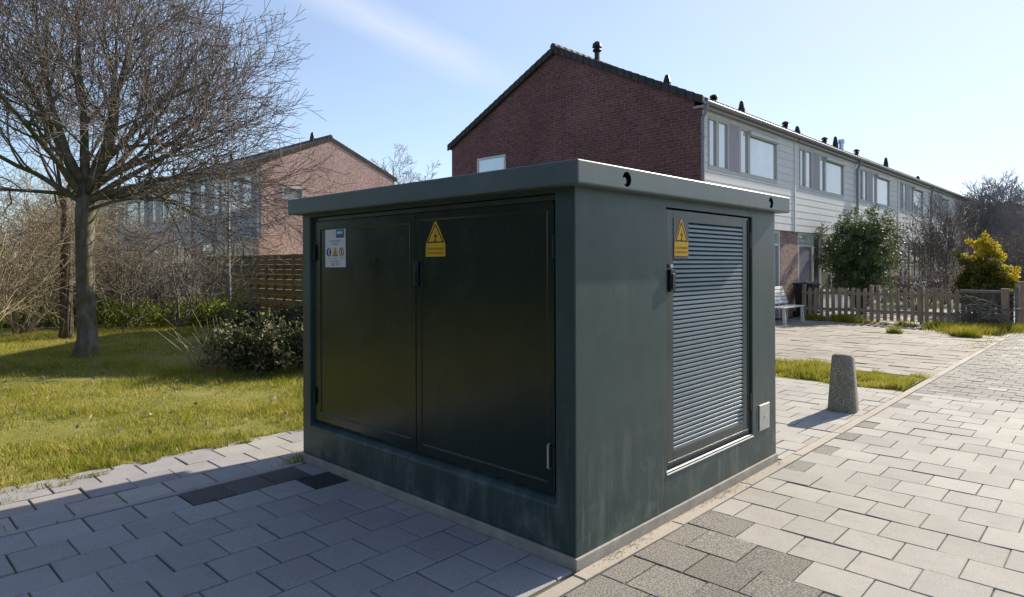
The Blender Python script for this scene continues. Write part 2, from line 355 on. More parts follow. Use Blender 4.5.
def px(u, depth, z=None, v=None):
    p = CAMP + (FW + RT * ((u - 512) / F_PX)) * depth
    p.z = z if z is not None else (1.6 - (v - HOR_Y) / F_PX * depth if v is not None else 0)
    return p

# ------------------------------------------------------------------ vegetation helpers
def leaves(name, mat, parent, clumps, n, size, asp=.5, spread=1.0, up=.3):
    """diamond leaves round clump centres: clumps = array (k,4) x,y,z,radius"""
    cl = np.asarray(clumps); w = cl[:, 3] ** 2; idx = rng.choice(len(cl), n, p=w / w.sum())
    off = rng.normal(size=(n, 3)); off /= np.linalg.norm(off, axis=1)[:, None]; off *= (rng.random((n, 1)) ** .4) * cl[idx, 3:4] * spread
    c = cl[idx, :3] + off
    a = rng.normal(size=(n, 3)) + off * 1.2; a[:, 2] += up; a /= np.linalg.norm(a, axis=1)[:, None]
    b = np.cross(a, rng.normal(size=(n, 3))); b /= np.linalg.norm(b, axis=1)[:, None]
    s = size * (.6 + .8 * rng.random((n, 1)))
    bend = np.cross(a, b) * s * .15
    v = np.stack([c - a * s * .5, c + b * s * asp * .5 + bend, c + a * s * .5, c - b * s * asp * .5 + bend], 1).reshape(-1, 3)
    return np_mesh(name, v, 4, mat, parent)
def ell_clumps(n, c, rad, cr, shell=.55, flat=None, lump=.15):
    d = rng.normal(size=(n, 3)); d /= np.linalg.norm(d, axis=1)[:, None]
    r = shell + (1 - shell) * rng.random((n, 1)) + rng.normal(size=(n, 1)) * lump * .5
    p = np.array(c) + d * r * np.array(rad)
    return np.hstack([p, (cr * (.6 + .8 * rng.random((n, 1))))])
def blades(name, mat, xy, h, w, parent=None, z0=0.0, lean=.5):
    n = len(xy); ang = rng.random(n) * 2 * pi; la = rng.random(n) * 2 * pi; hh = h * (.5 + rng.random(n))
    ld = lean * (rng.random(n) ** .7) * hh
    dx, dy = np.cos(ang) * w, np.sin(ang) * w
    b = np.column_stack([xy, np.full(n, z0) if np.isscalar(z0) else z0])
    tip = b + np.column_stack([np.cos(la) * ld, np.sin(la) * ld, hh])
    v = np.stack([b - np.column_stack([dx, dy, dx * 0]), b + np.column_stack([dx, dy, dx * 0]), tip], 1).reshape(-1, 3)
    return np_mesh(name, v, 3, mat, parent)
def orth(d):
    a = Vector((1, 0, 0)) if abs(d.x) < .8 else Vector((0, 1, 0)); a = (a - d * a.dot(d)).normalized(); return a, d.cross(a)
def grow(mbs, p, d, L, r, lvl, P):
    """recursive bare branch; mbs[lvl] receives the tubes"""
    seg = P['seg'][lvl]; n = max(2, int(L / seg + .5)); pts = [p.copy()]; dirs = [d.copy()]; d = d.copy(); q = p.copy()
    for i in range(n):
        d = d + Vector((random.gauss(0, 1), random.gauss(0, 1), random.gauss(0, 1))) * P['wander'][lvl]
        d.z += P['up'][lvl]; d.normalize(); q = q + d * (L / n); pts.append(q.copy()); dirs.append(d.copy())
    rm = P['rmin']; rads = [max(rm, r * (1 - (1 - P['taper'][lvl]) * i / n)) for i in range(n + 1)]
    mbs[min(lvl, len(mbs) - 1)].tube(pts, rads, P['sides'][lvl], cap=lvl == 0)
    if lvl + 1 < P['levels']:
        k = P['n'][lvl] * (0.75 + .5 * random.random()) * (L / P['refL'][lvl]) ** .7
        k = max(1, int(k + random.random())); ph = random.random() * 6.28
        for j in range(k):
            t = P['t0'][lvl] + (1 - P['t0'][lvl]) * ((j + random.random()) / k); i = min(int(t * n), n - 1); f = t * n - i
            pos = pts[i].lerp(pts[i + 1], f); dd = dirs[i + 1]; a, b = orth(dd); ph += 2.4 + random.gauss(0, .5)
            an = radians(P['ang'][lvl]) * (.7 + .6 * random.random())
            nd = dd * cos(an) + (a * cos(ph) + b * sin(ph)) * sin(an)
            if P.get('flatten'): nd.z = nd.z * .8 + .1
            grow(mbs, pos, nd.normalized(), L * P['ratio'][lvl] * (1.15 - .55 * t) * (.75 + .5 * random.random()), rads[i] * P['rr'][lvl], lvl + 1, P)

# ------------------------------------------------------------------ setting: ground, paving
g = MB(); g.box(-700, 900, -700, 900, -1.0, -.045); structure(g.build('ground', 'ground'))
def edge_sheet(name, pts, z, mat):
    mb = MB(); mb.prism([(x, y, z - .03) for x, y in pts], (0, 0, .03)); return structure(mb.build(name, mat))
# lawn with a ragged edge along the paving
ed = [(-14 + i * .12, 3.70 + .05 * sin(i * 1.7) + random.uniform(-.05, .05) + .14 * max(0, sin(i * .31)) ) for i in range(int((6.56 + 14) / .12))]
edge_sheet('lawn', ed + [(6.56, 60), (-14, 60)], -.012, 'lawn')
def tile_field(mb, x0, x1, y0, y1, L, W, along, x_off, y_off, pick, gap=.0027, jit=.003, keep=None):
    """staggered tiles; rows run along X ('x') or along Y ('y')"""
    if along == 'y':
        rows = range(int(math.floor((x0 - x_off) / W)), int(math.ceil((x1 - x_off) / W)))
        R0, R1, C0, C1, ro, cof = x0, x1, y0, y1, x_off, y_off
    else:
        rows = range(int(math.floor((y0 - y_off) / W)), int(math.ceil((y1 - y_off) / W)))
        R0, R1, C0, C1, ro, cof = y0, y1, x0, x1, y_off, x_off
    for r in rows:
        a0, a1 = ro + r * W, ro + (r + 1) * W; a0c, a1c = max(a0, R0), min(a1, R1)
        if a1c - a0c < .03: continue
        sh = cof + (L / 2 if r % 2 else 0)
        c0 = int(math.floor((C0 - sh) / L)); c1 = int(math.ceil((C1 - sh) / L))
        for c in range(c0, c1):
            b0, b1 = max(sh + c * L, C0), min(sh + (c + 1) * L, C1)
            if b1 - b0 < .03: continue
            q = (a0c, a1c, b0, b1) if along == 'y' else (b0, b1, a0c, a1c)
            if keep and not keep((q[0] + q[1]) / 2, (q[2] + q[3]) / 2): continue
            m = pick((q[0] + q[1]) / 2, (q[2] + q[3]) / 2, r, b1 - b0)
            one_tile(mb, q, m, gap, jit)
def one_tile(mb, q, m, gap, jit, z=0.0):
    X0, X1, Y0, Y1 = q; g_ = gap * random.uniform(.75, 1.5); X0 += g_; X1 -= g_; Y0 += g_; Y1 -= g_
    jx = random.uniform(-.0016, .0016); X0 += jx; X1 += jx
    z0 = z + random.gauss(0, jit * .6); tx, ty = random.gauss(0, jit), random.gauss(0, jit); ch = .004
    cx, cy = (X0 + X1) / 2, (Y0 + Y1) / 2
    def zz(x, y): return z0 + tx * (x - cx) * 3 + ty * (y - cy) * 3
    top = [(X0 + ch, Y0 + ch), (X1 - ch, Y0 + ch), (X1 - ch, Y1 - ch), (X0 + ch, Y1 - ch)]; mid = [(X0, Y0), (X1, Y0), (X1, Y1), (X0, Y1)]
    vs_ = [(x, y, zz(x, y)) for x, y in top] + [(x, y, zz(x, y) - .0035) for x, y in mid] + [(x, y, -.02) for x, y in mid]
    fs = [(0, 1, 2, 3)] + [(4 + i, 4 + (i + 1) % 4, (i + 1) % 4, i) for i in range(4)] + [(8 + i, 8 + (i + 1) % 4, 4 + (i + 1) % 4, 4 + i) for i in range(4)]
    mb.add(vs_, fs, m)
PM = ['tile', 'tile_left', 'tile_dark', 'tile_black', 'joint', 'paver', 'slab', 'sand', 'tile_char']
# plaza, left of the kerb
mb = MB()
def edge_y(x): return 3.74 + .05 * sin(x * 14)
def pk_left(x, y, r, L):
    if (-.88 < x < -.13 and 2.42 < y < 2.72) or (-.31 < x < 0 and 2.12 < y < 2.42): return 3 if not (-.62 < x < -.2 and y > 2.42) else 8
    return 1
tile_field(mb, -4.2, -.012, -.02, 2.725, .2885, .3025, 'x', -.145, 0, pk_left, gap=.0042)
tile_field(mb, -4.2, 2.68, 2.79, 3.80, .3, .3025, 'x', -.1, 2.79, lambda x, y, r, L: 0 if random.random() < .5 else 1, gap=.0045, keep=lambda x, y: not (x > -.02 and y < 2.85))
tile_field(mb, 2.70, 6.54, -.02, 4.3, .3, .3, 'y', 2.70, .05, lambda x, y, r, L: 0, gap=.004)
mb.box(-4.2, 6.54, -.02, 3.83, -.04, -.0115, 4)
structure(mb.build('plaza_paving', PM))
# edging strip on the left
mb = MB()
for k in range(5): mb.box(-4.2 + k * .83, -4.2 + k * .83 + .825, 2.729, 2.785, -.03, .006)
structure(mb.build('edging_strip', 'tile_left', bevel=.004))
# footpath, right of the kerb
mb = MB()
def pk_right(x, y, r, L):
    if x < .06: return 2
    if x < .36: return 2 if y > -1.62 else 0
    if x < .67: return 2 if y > -1.22 else 0
    if x < .90: return 2 if y > -1.0 else 0
    if x < 1.2: return 2 if y > -.27 else 0
    if y > -.27 and L < .2 and x > 2.2: return 2 if random.random() < .93 else 0
    return 0
tile_field(mb, -3.9, 6.62, -7, -.112, .3, .3015, 'y', .0545 - 14 * .3015, -.262, pk_right)
tile_field(mb, 6.62, 40, -3, -.112, .21, .105 * 1.9, 'y', 6.62, -.1, lambda x, y, r, L: 5 if random.random() < .93 else 0, jit=.003)
mb.box(-3.9, 40, -7, -.112, -.04, -.0095, 4)
structure(mb.build('footpath', PM))
# kerb
mb = MB(); x = -4.0
while x < 17:
    q = (x, min(x + .985, 17), -.109, -.024 if x < 6.5 else -.02); one_tile(mb, q, 0, .002, .0014, .004); x += .985
mb.box(-4, 17, -.109, -.02, -.04, -.012, 1); mb.box(.02, 2.66, -.03, -.001, -.03, -.004, 1)
structure(mb.build('kerb', ['kerb', 'sand']))
# beige driveway before the houses
mb = MB(); tile_field(mb, 7.95, 15.6, -.02, 5.28, .6, .4, 'y', 7.95, .1, lambda x, y, r, L: 6, gap=.005, jit=.004)
tile_field(mb, 15.6, 24, -.02, 5.28, .6, .4, 'y', 15.6, .1, lambda x, y, r, L: 6 if random.random() < .6 else 5, gap=.006, jit=.006)
mb.box(7.95, 24, -.02, 5.3, -.04, -.01, 7); structure(mb.build('driveway', PM))
mb = MB(); mb.prism([(6.56, 0.02, -.03), (7.93, .02, -.03), (7.93, 5.3, -.03), (11.6, 5.3, -.03), (11.6, 40, -.03), (6.56, 40, -.03)], (0, 0, .022)); structure(mb.build('verge', 'lawn'))

# ------------------------------------------------------------------ grass
def fbm(x, y, s, seed=0):
    r = np.zeros_like(x); a = 1
    for k in range(4):
        r += a * np.sin(x * s + 1.7 * k + seed + 1.3 * np.sin(y * s * .8 + k)) * np.sin(y * s * 1.1 + 2.1 * k + seed * 1.3 + 1.1 * np.sin(x * s * .9 + 2 * k)); s *= 2.1; a *= .55
    return r
n = 330000
Y = 3.66 + (17 - 3.66) * rng.random(n) ** 1.55; X = -5.5 + rng.random(n) * 12
d_edge = 3.74 + .06 * np.sin(X * 9) + .07 * np.maximum(0, np.sin(X * 2.6)) + .05 * np.sin(X * 23)
k = (Y > d_edge) & (X < 6.5) & (((X - .2) / np.maximum(Y, .1)) < .6)
patch = fbm(X, Y, 1.5); k &= rng.random(n) < np.clip(.74 + .5 * patch, .06, 1)
xy = np.column_stack([X, Y])[k]; pt = patch[k]
stuff(blades('grass', 'grass', xy, np.clip(.045 + .018 * pt + .018 * (fbm(xy[:, 0], xy[:, 1], 5.5) > .45), .02, .12), .0042, z0=-.014, lean=.9))
def strip_grass(name, x0, x1, y0, y1, n, h, mat, ragged=.15, tuft=None):
    X = x0 + (x1 - x0) * rng.random(n); Y = y0 + (y1 - y0) * rng.random(n); f = fbm(X, Y, 2.2, 3)
    ex = ragged * np.sin(Y * 5 + 1) + ragged * .5 * np.sin(Y * 13)
    k = (X > x0 + ragged + ex * .8) & (X < x1 - ragged + ex) & (rng.random(n) < np.clip(.75 + .4 * f, .2, 1))
    if tuft: k &= f > tuft
    return stuff(blades(name, mat, np.column_stack([X, Y])[k], np.clip(h * (.8 + .55 * f[k]), .03, .4), .006, z0=-.012, lean=.8))
strip_grass('verge_grass', 6.5, 8.05, .03, 5.3, 46000, .085, 'grass', .1)
strip_grass('weeds', 14.0, 17.0, -.02, 2.6, 44000, .12, 'weed', .25, .55)
strip_grass('fence_weeds', 16.2, 17.1, 1.9, 4.9, 9000, .15, 'weed', .1, -.05)
stuff(blades('tall_weeds', 'weed', np.vstack([rng.normal(size=(int(m_), 2)) * [r_, r_] + [a_, b_] for a_, b_, r_, m_ in ((16.2, .45, .28, 2600), (16.4, .1, .16, 1300), (16.0, .9, .25, 1500), (15.3, .7, .3, 1200))]), .17, .006, z0=-.012, lean=1.0))
lp = np.column_stack([-5 + 10 * rng.random(1500), 3.75 + 11 * rng.random(1500) ** 1.3, .01 + .025 * rng.random(1500), np.full(1500, .012)])
stuff(leaves('fallen_leaves', 'dry', None, lp, 900, .05, .55, up=1.5))
# tufts in the joints
tp = []
for (tx, ty, r, n_) in [(-.07, 2.82, .06, 90), (.0, 2.93, .05, 60), (-1.55, 3.57, .09, 70), (-1.3, 3.62, .06, 60), (-1.95, 3.44, .08, 60), (-2.1, 2.9, .1, 60), (-1.9, 3.66, .12, 90), (7.95, .0, .12, 50), (4.99, .33, .05, 40), (12.5, .05, .4, 120), (13.5, .1, .5, 200)]:
    a = rng.normal(size=(n_, 2)) * [r, r * .4] + [tx, ty]; tp.append(a)
stuff(blades('joint_weeds', 'weed', np.vstack(tp), .045, .004, z0=-.01, lean=1.0))
# loose grit along the plinth
n = 900; gx = .05 + 2.55 * rng.random(n); gy = -.03 - .03 * np.abs(rng.normal(size=n)) ; gz = .006 + .003 * rng.random(n); s = .0015 + .0025 * rng.random(n)
dns = rng.random(n) < np.clip(.35 + .6 * np.sin(gx * 5.2 - .3), .05, 1); gx, gy, gz, s = gx[dns], gy[dns], gz[dns], s[dns]
P_ = np.column_stack([gx, gy, gz]); ax = rng.normal(size=(len(P_), 3)); ax /= np.linalg.norm(ax, axis=1)[:, None]; bx = np.cross(ax, rng.normal(size=ax.shape)); bx /= np.linalg.norm(bx, axis=1)[:, None]; S = s[:, None]
cx_ = np.cross(ax, bx)
tri = [(ax, bx, cx_), (ax, -bx, cx_), (-ax, bx, cx_), (-ax, -bx, cx_)]
stuff(np_mesh('grit', np.concatenate([np.stack([P_ + a * S, P_ + b * S, P_ + c_ * S], 1) for a, b, c_ in tri]).reshape(-1, 3), 3, 'sand'))

# ------------------------------------------------------------------ the electricity kiosk
W, D, PZ, ZB, ZT, OV = 2.6208, 2.833, .063, 2.01, 2.1356, .0856
K = thing('electricity_kiosk', 'dark green electricity substation kiosk with flat overhanging roof on the grey paving', 'substation', (0, 0, 0))
mb = MB(); mb.box(-.012, W + .012, -.012, D + .012, -.05, PZ - .002); mb.build('plinth', 'plinth', K, bevel=.006)
LY0, LY1, LZ0, LZ1 = .135, 2.715, .30, 1.985    # recess in the door face (x = 0)
RX0, RX1, RZ0, RZ1 = .925, 2.175, .300, 1.955   # recess in the louvre face (y = 0)
LD, RD = .065, .060
mb = MB()
o4 = [(0, 0, PZ), (0, D, PZ), (0, D, ZB + .01), (0, 0, ZB + .01)]; i4 = [(0, LY0, LZ0), (0, LY1, LZ0), (0, LY1, LZ1), (0, LY0, LZ1)]
b4 = [(LD, LY0, LZ0 + .035), (LD, LY1, LZ0 + .035), (LD, LY1, LZ1), (LD, LY0, LZ1)]
mb.add(o4 + i4 + b4, [(i, (i + 1) % 4, 4 + (i + 1) % 4, 4 + i) for i in range(4)] + [(4 + i, 4 + (i + 1) % 4, 8 + (i + 1) % 4, 8 + i) for i in range(4)] + [(8, 9, 10, 11)])
o4 = [(0, 0, PZ), (W, 0, PZ), (W, 0, ZB + .01), (0, 0, ZB + .01)]; i4 = [(RX0, 0, RZ0), (RX1, 0, RZ0), (RX1, 0, RZ1), (RX0, 0, RZ1)]
b4 = [(RX0, RD, RZ0 + .02), (RX1, RD, RZ0 + .02), (RX1, RD, RZ1), (RX0, RD, RZ1)]
mb.add(o4 + i4 + b4, [(i, (i + 1) % 4, 4 + (i + 1) % 4, 4 + i) for i in range(4)] + [(4 + i, 4 + (i + 1) % 4, 8 + (i + 1) % 4, 8 + i) for i in range(4)] + [(8, 9, 10, 11)])
mb.add([(W, 0, PZ), (W, D, PZ), (W, D, ZB + .01), (W, 0, ZB + .01)], [(0, 1, 2, 3)]); mb.add([(0, D, PZ), (W, D, PZ), (W, D, ZB + .01), (0, D, ZB + .01)], [(0, 1, 2, 3)])
mb.add([(0, 0, PZ), (W, 0, PZ), (W, D, PZ), (0, D, PZ)], [(0, 1, 2, 3)]); mb.add([(0, 0, ZB + .01), (W, 0, ZB + .01), (W, D, ZB + .01), (0, D, ZB + .01)], [(0, 1, 2, 3)])
mb.build('wall', 'wall_paint', K, merge=True, bevel=.008, seg=3)
# roof slab with sockets cut into its faces
mb = MB(); mb.box(-OV, W + OV, -OV, D + OV, ZB, ZT); roof = mb.build('roof', 'roof_paint', K, bevel=.010, seg=4)
cut = MB(); SZ = 2.069
SOCK = [(0.3565, -OV, 0), (2.3245, -OV, 0)]
for sx_, sy_, _ in SOCK: cut.tube([(sx_, sy_ - .05, SZ), (sx_, sy_ + .06, SZ)], .042, 28)
cob = cut.build('cutter', 'rubber')
bo = roof.modifiers.new('holes', 'BOOLEAN'); bo.object = cob; bo.operation = 'DIFFERENCE'; bo.solver = 'EXACT'
dg = bpy.context.evaluated_depsgraph_get(); me = bpy.data.meshes.new_from_object(roof.evaluated_get(dg))
roof.modifiers.clear(); roof.data = me; bpy.data.objects.remove(cob)
for sx_, sy_, _ in SOCK:
    s_ = MB(); s_.tube([(sx_, sy_ + .001, SZ), (sx_, sy_ + .055, SZ)], [.0412, .0412], 28, cap=False); s_.tube([(sx_, sy_ + .05, SZ), (sx_, sy_ + .056, SZ)], [.0412, .0412], 28)
    ls_ = s_.build('lifting_socket', 'rubber', roof); s2 = MB(); s2.tube([(sx_ - .016, sy_ + .004, SZ - .010), (sx_ - .016, sy_ + .05, SZ - .010)], .021, 16); s2.build('plug', 'roof_paint', ls_, bevel=.003)
# twin doors
def door_slab(y0, y1, z0, z1, ins, face=.028, t=.03):
    m_ = MB(); x0 = face; A, B = ins, ins
    o = [(x0, y0, z0), (x0, y1, z0), (x0, y1, z1), (x0, y0, z1)]
    i = [(x0, y0 + A, z0 + A), (x0, y1 - A, z0 + A), (x0, y1 - A, z1 - A), (x0, y0 + A, z1 - A)]
    k_ = [(x0 + .007, y0 + A + .006, z0 + A + .006), (x0 + .007, y1 - A - .006, z0 + A + .006), (x0 + .007, y1 - A - .006, z1 - A - .006), (x0 + .007, y0 + A + .006, z1 - A - .006)]
    r_o = [(x0 + t, y, z) for _, y, z in o]
    m_.add(o + i + k_ + r_o, [(j, (j + 1) % 4, 4 + (j + 1) % 4, 4 + j) for j in range(4)] + [(4 + j, 4 + (j + 1) % 4, 8 + (j + 1) % 4, 8 + j) for j in range(4)] + [(8, 9, 10, 11)] + [(12 + j, 12 + (j + 1) % 4, (j + 1) % 4, j) for j in range(4)] + [(15, 14, 13, 12)])
    return m_
mb = MB()   # fixed steel frame round the doors
mb.box(.034, .064, LY0 + .003, LY1 - .003, LZ1 - .035, LZ1 - .004); mb.box(.034, .064, LY1 - .045, LY1 - .003, LZ0 + .05, LZ1 - .036); mb.box(.034, .064, LY0 + .003, LY0 + .028, LZ0 + .05, LZ1 - .036)
mb.build('door_frame', 'frame_paint', K, bevel=.003)
dl = door_slab(1.377, 2.668, LZ0 + .055, 1.948, .065).build('door', 'door_paint', K, bevel=.003); dl['label'] = 'left door with white notice'
dr = door_slab(LY0 + .03, 1.370, LZ0 + .055, 1.948, .05).build('door', 'door_paint', K, bevel=.003); dr['label'] = 'right door with yellow warning sign'
def hinge(parent, a, axis):
    m_ = MB(); m_.tube([(a[0], a[1], a[2] - .06), (a[0], a[1], a[2] + .06)], .0125, 10); m_.tube([(a[0], a[1], a[2] - .07), (a[0], a[1], a[2] + .07)], .006, 8); m_.build('hinge', 'rubber', parent)
for z in (1.70, .55): hinge(dl, (.018, 2.676, z), 'y'); hinge(dr, (.018, LY0 + .022, z), 'y')
m_ = MB(); m_.box(.012, .027, 1.335, 1.387, 1.46, 1.625); m_.box(.003, .013, 1.347, 1.369, 1.475, 1.56); m_.build('lock_cover', 'rubber', dr, bevel=.005)
m_ = MB(); m_.tube([(.026, .200, .62), (.012, .200, .615), (.012, .200, .49), (.026, .200, .485)], .006, 8); m_.build('hold_open_catch', 'steel', dr)
m_ = MB(); m_.tube([(.0262, 1.85, 1.63), (.021, 1.85, 1.63)], [.008, .006], 10); m_.build('rivet', 'frame_paint', dl)
# signs.  local sign frame: origin lower left, +x right as seen, +y up, out of face
def frame4(o, rx, ry): 
    rx, ry = Vector(rx), Vector(ry); n_ = rx.cross(ry); m4 = Matrix.Identity(4)
    for i in range(3): m4[i][0] = rx[i]; m4[i][1] = ry[i]; m4[i][2] = n_[i]; m4[i][3] = o[i]
    return m4
def poly(mb, m4, pts, z, m): mb.add([m4 @ Vector((x, y, z)) for x, y in pts], [list(range(len(pts)))], m)
def slab(mb, m4, pts, z0, z1, m):
    a = [m4 @ Vector((x, y, z0)) for x, y in pts]; mb.prism(a, m4.to_3x3() @ Vector((0, 0, z1 - z0)), m)
def ring(mb, m4, c, r0, r1, z, m, n=28):
    a = [(c[0] + r1 * cos(2 * pi * k / n), c[1] + r1 * sin(2 * pi * k / n)) for k in range(n)]; b = [(c[0] + r0 * cos(2 * pi * k / n), c[1] + r0 * sin(2 * pi * k / n)) for k in range(n)]
    mb.add([m4 @ Vector((x, y, z)) for x, y in a + b], [(k, (k + 1) % n, n + (k + 1) % n, n + k) for k in range(n)], m)
def disc(mb, m4, c, r, z, m, n=28): poly(mb, m4, [(c[0] + r * cos(2 * pi * k / n), c[1] + r * sin(2 * pi * k / n)) for k in range(n)], z, m)
SGM = ['yellow', 'black', 'white', 'blue', 'navy', 'red', 'grey_print', 'frame_paint']
def bolt(mb, m4, cx, cy, s, z, m):
    pts = [(.10, .5), (-.22, -.06), (.02, -.06), (-.10, -.36), (-.19, -.30), (-.05, -.56), (.12, -.36), (.02, -.36), (.22, .10), (-.02, .10)]
    poly(mb, m4, [(cx + x * s, cy + y * s) for x, y in pts], z, m)
def warn_sign(name, parent, m4, w, h, back=None):
    m_ = MB(); th = h * .34
    if back: slab(m_, m4, back, 0, .002, 7)
    z0 = .0022 if back else 0
    sil = [(0, 0), (w, 0), (w, th), (w * .98, th + .01), (w / 2 + .008, h), (w / 2 - .008, h), (w * .02, th + .01), (0, th)]
    slab(m_, m4, sil, z0, z0 + .002, 0); z1 = z0 + .0026
    a = [(w * .055, th + .012), (w * .945, th + .012), (w / 2, h - .012)]; cx, cy = w / 2, th + .012 + (h - .024 - th) / 3
    b = [(cx + (x - cx) * .80, cy + (y - cy) * .80) for x, y in a]
    m_.add([m4 @ Vector((x, y, z1)) for x, y in a + b], [(i, (i + 1) % 3, 3 + (i + 1) % 3, 3 + i) for i in range(3)], 1)
    bolt(m_, m4, w / 2 + .002, th + (h - th) * .36, (h - th) * .5, z1, 1)
    m_.text('HOGE SPANNING', w * .112, m4 @ Matrix.Translation((w / 2, th * .56, z1)), 1); m_.text('LEVENSGEVAARLIJK', w * .098, m4 @ Matrix.Translation((w / 2, th * .22, z1)), 1)
    return m_.build(name, SGM, parent)
LX = .0345
warn_sign('warning_sign', dr, frame4((.0345, 1.272, 1.653), (0, -1, 0), (0, 0, 1)), .195, .228)
# white notice with pictograms
m4 = frame4((.0345, 2.533, 1.583), (0, -1, 0), (0, 0, 1)); w, h = .292, .295
m_ = MB(); slab(m_, m4, [(0, 0), (w, 0), (w, h), (0, h)], 0, .002, 2); z1 = .0026
poly(m_, m4, [(.158, .245), (.275, .245), (.275, .292), (.158, .292)], z1, 3); poly(m_, m4, [(.162, .228), (.275, .228), (.275, .2445), (.162, .2445)], z1, 4)
poly(m_, m4, [(.172, .258), (.245, .258), (.245, .276), (.172, .276)], z1 + .0003, 2)
m_.text('BETREDEN TERREIN', .019, m4 @ Matrix.Translation((.146, .196, z1)), 6); m_.text('VERBODEN', .017, m4 @ Matrix.Translation((.146, .174, z1)), 6)
disc(m_, m4, (.055, .118), .034, z1, 4); poly(m_, m4, [(.047, .094), (.063, .094), (.063, .142), (.047, .142)], z1 + .0003, 2)
poly(m_, m4, [(.104, .086), (.188, .086), (.146, .154)], z1, 1); poly(m_, m4, [(.112, .091), (.180, .091), (.146, .146)], z1 + .0003, 0); bolt(m_, m4, .146, .112, .042, z1 + .0006, 1)
ring(m_, m4, (.237, .118), .025, .034, z1, 5); poly(m_, m4, [(.214, .137), (.219, .142), (.260, .099), (.255, .094)], z1 + .0003, 5); poly(m_, m4, [(.230, .102), (.244, .102), (.244, .136), (.230, .136)], z1, 1)
for tx, cx in (('BHV', .055), ('GEVAAR', .146), ('VERBOD', .237)): m_.text(tx, .013, m4 @ Matrix.Translation((cx, .066, z1)), 6)
m_.text('BIJ STORINGEN BEL', .017, m4 @ Matrix.Translation((.146, .040, z1)), 6); m_.text('0800 - 9009', .023, m4 @ Matrix.Translation((.146, .014, z1)), 1)
m_.build('notice_plate', SGM, dl)
# louvre door
mb = MB(); fy0, fy1 = .012, .044
mb.box(.940, 1.022, fy0, fy1, .325, 1.945); mb.box(2.038, 2.130, fy0, fy1, .325, 1.945); mb.box(1.0225, 2.0375, fy0, fy1, 1.872, 1.945); mb.box(1.0225, 2.0375, fy0, fy1, .325, .412)
mb.box(.928, .939, .03, .048, .318, 1.95); mb.box(2.131, 2.172, .03, .048, .318, 1.95)
mb.box(.945, 2.125, .005, .0118, .345, .352); mb.box(2.118, 2.125, .005, .0118, .3525, 1.93)
ld = mb.build('louvre_door', 'frame_paint', K, bevel=.0025)
mb = MB(); np_ = 49; pit = (1.870 - .414) / np_
for k in range(np_):
    z = .414 + k * pit
    mb.prism([(1.0235, y, z + pit * q) for y, q in ((.0130, .05), (.0142, .60), (.0400, 1.10), (.0400, 1.04), (.0156, .54), (.0145, .05))], (1.013, 0, 0))
mb.build('louvre', 'louvre_paint', ld)
mb = MB(); mb.box(1.0, 2.06, .0445, .050, .35, 1.93); mb.build('backing_plate', 'grille_back', ld)
hinge(ld, (2.147, .008, 1.775), 0); hinge(ld, (2.147, .008, .55), 0)
mb = MB(); mb.box(.952, 1.012, -.012, .0115, 1.425, 1.565); mb.box(.962, 1.0, -.02, -.0125, 1.44, 1.54); mb.build('lock_cover', 'rubber', ld, bevel=.008)
mb = MB(); mb.box(.958, .992, -.006, .0115, 1.575, 1.60); mb.build('keyhole_plate', 'steel', ld, bevel=.003)
warn_sign('warning_sign', ld, frame4((1.028, .0105, 1.652), (1, 0, 0), (0, 0, 1)), .178, .235, [(-.006, -.022), (.160, -.022), (.184, .0), (.184, .242), (-.006, .242)])
mb = MB(); mb.prism([(RX0 - .012, -.007, .283), (RX0 - .012, .03, .3125), (RX0 - .012, .03, .2945), (RX0 - .012, -.003, .277)], (RX1 - RX0 + .024, 0, 0)); mb.build('sill', 'sill', K, bevel=.002)
mb = MB(); mb.box(2.288, 2.478, -.006, -.001, .300, .500); mb.box(2.29, 2.476, -.0085, -.0061, .302, .498); mb.tube([(2.383, -.0087, .40), (2.383, -.0125, .40)], .008, 12); mb.build('earthing_cover_plate', 'steel', K, bevel=.001)

# ------------------------------------------------------------------ bollard
mb = MB(); n = 4
BL = thing('bollard', 'rough tapered concrete bollard standing beside the kerb', 'bollard', (4.96, .20, 0), radians(8))
prof = [(-.06, .158), (.0, .156), (.12, .149), (.40, .128), (.575, .114), (.60, .105), (.612, .085)]
rings = []
for z, r in prof:
    ring_ = []
    for k in range(16):
        a = 2 * pi * (k + .5) / 16; c_, s_ = cos(a), sin(a); e = .42
        ring_.append((math.copysign(abs(c_) ** e, c_) * r * .93, math.copysign(abs(s_) ** e, s_) * r * .93, z))
    rings.append(ring_)
vs_ = [p for r in rings for p in r]; fs = [(i * 16 + k, i * 16 + (k + 1) % 16, (i + 1) * 16 + (k + 1) % 16, (i + 1) * 16 + k) for i in range(len(prof) - 1) for k in range(16)] + [list(range((len(prof) - 1) * 16, len(prof) * 16))]
mb.add(vs_, fs); mb.build('shaft', 'bollard', BL, smooth=True)

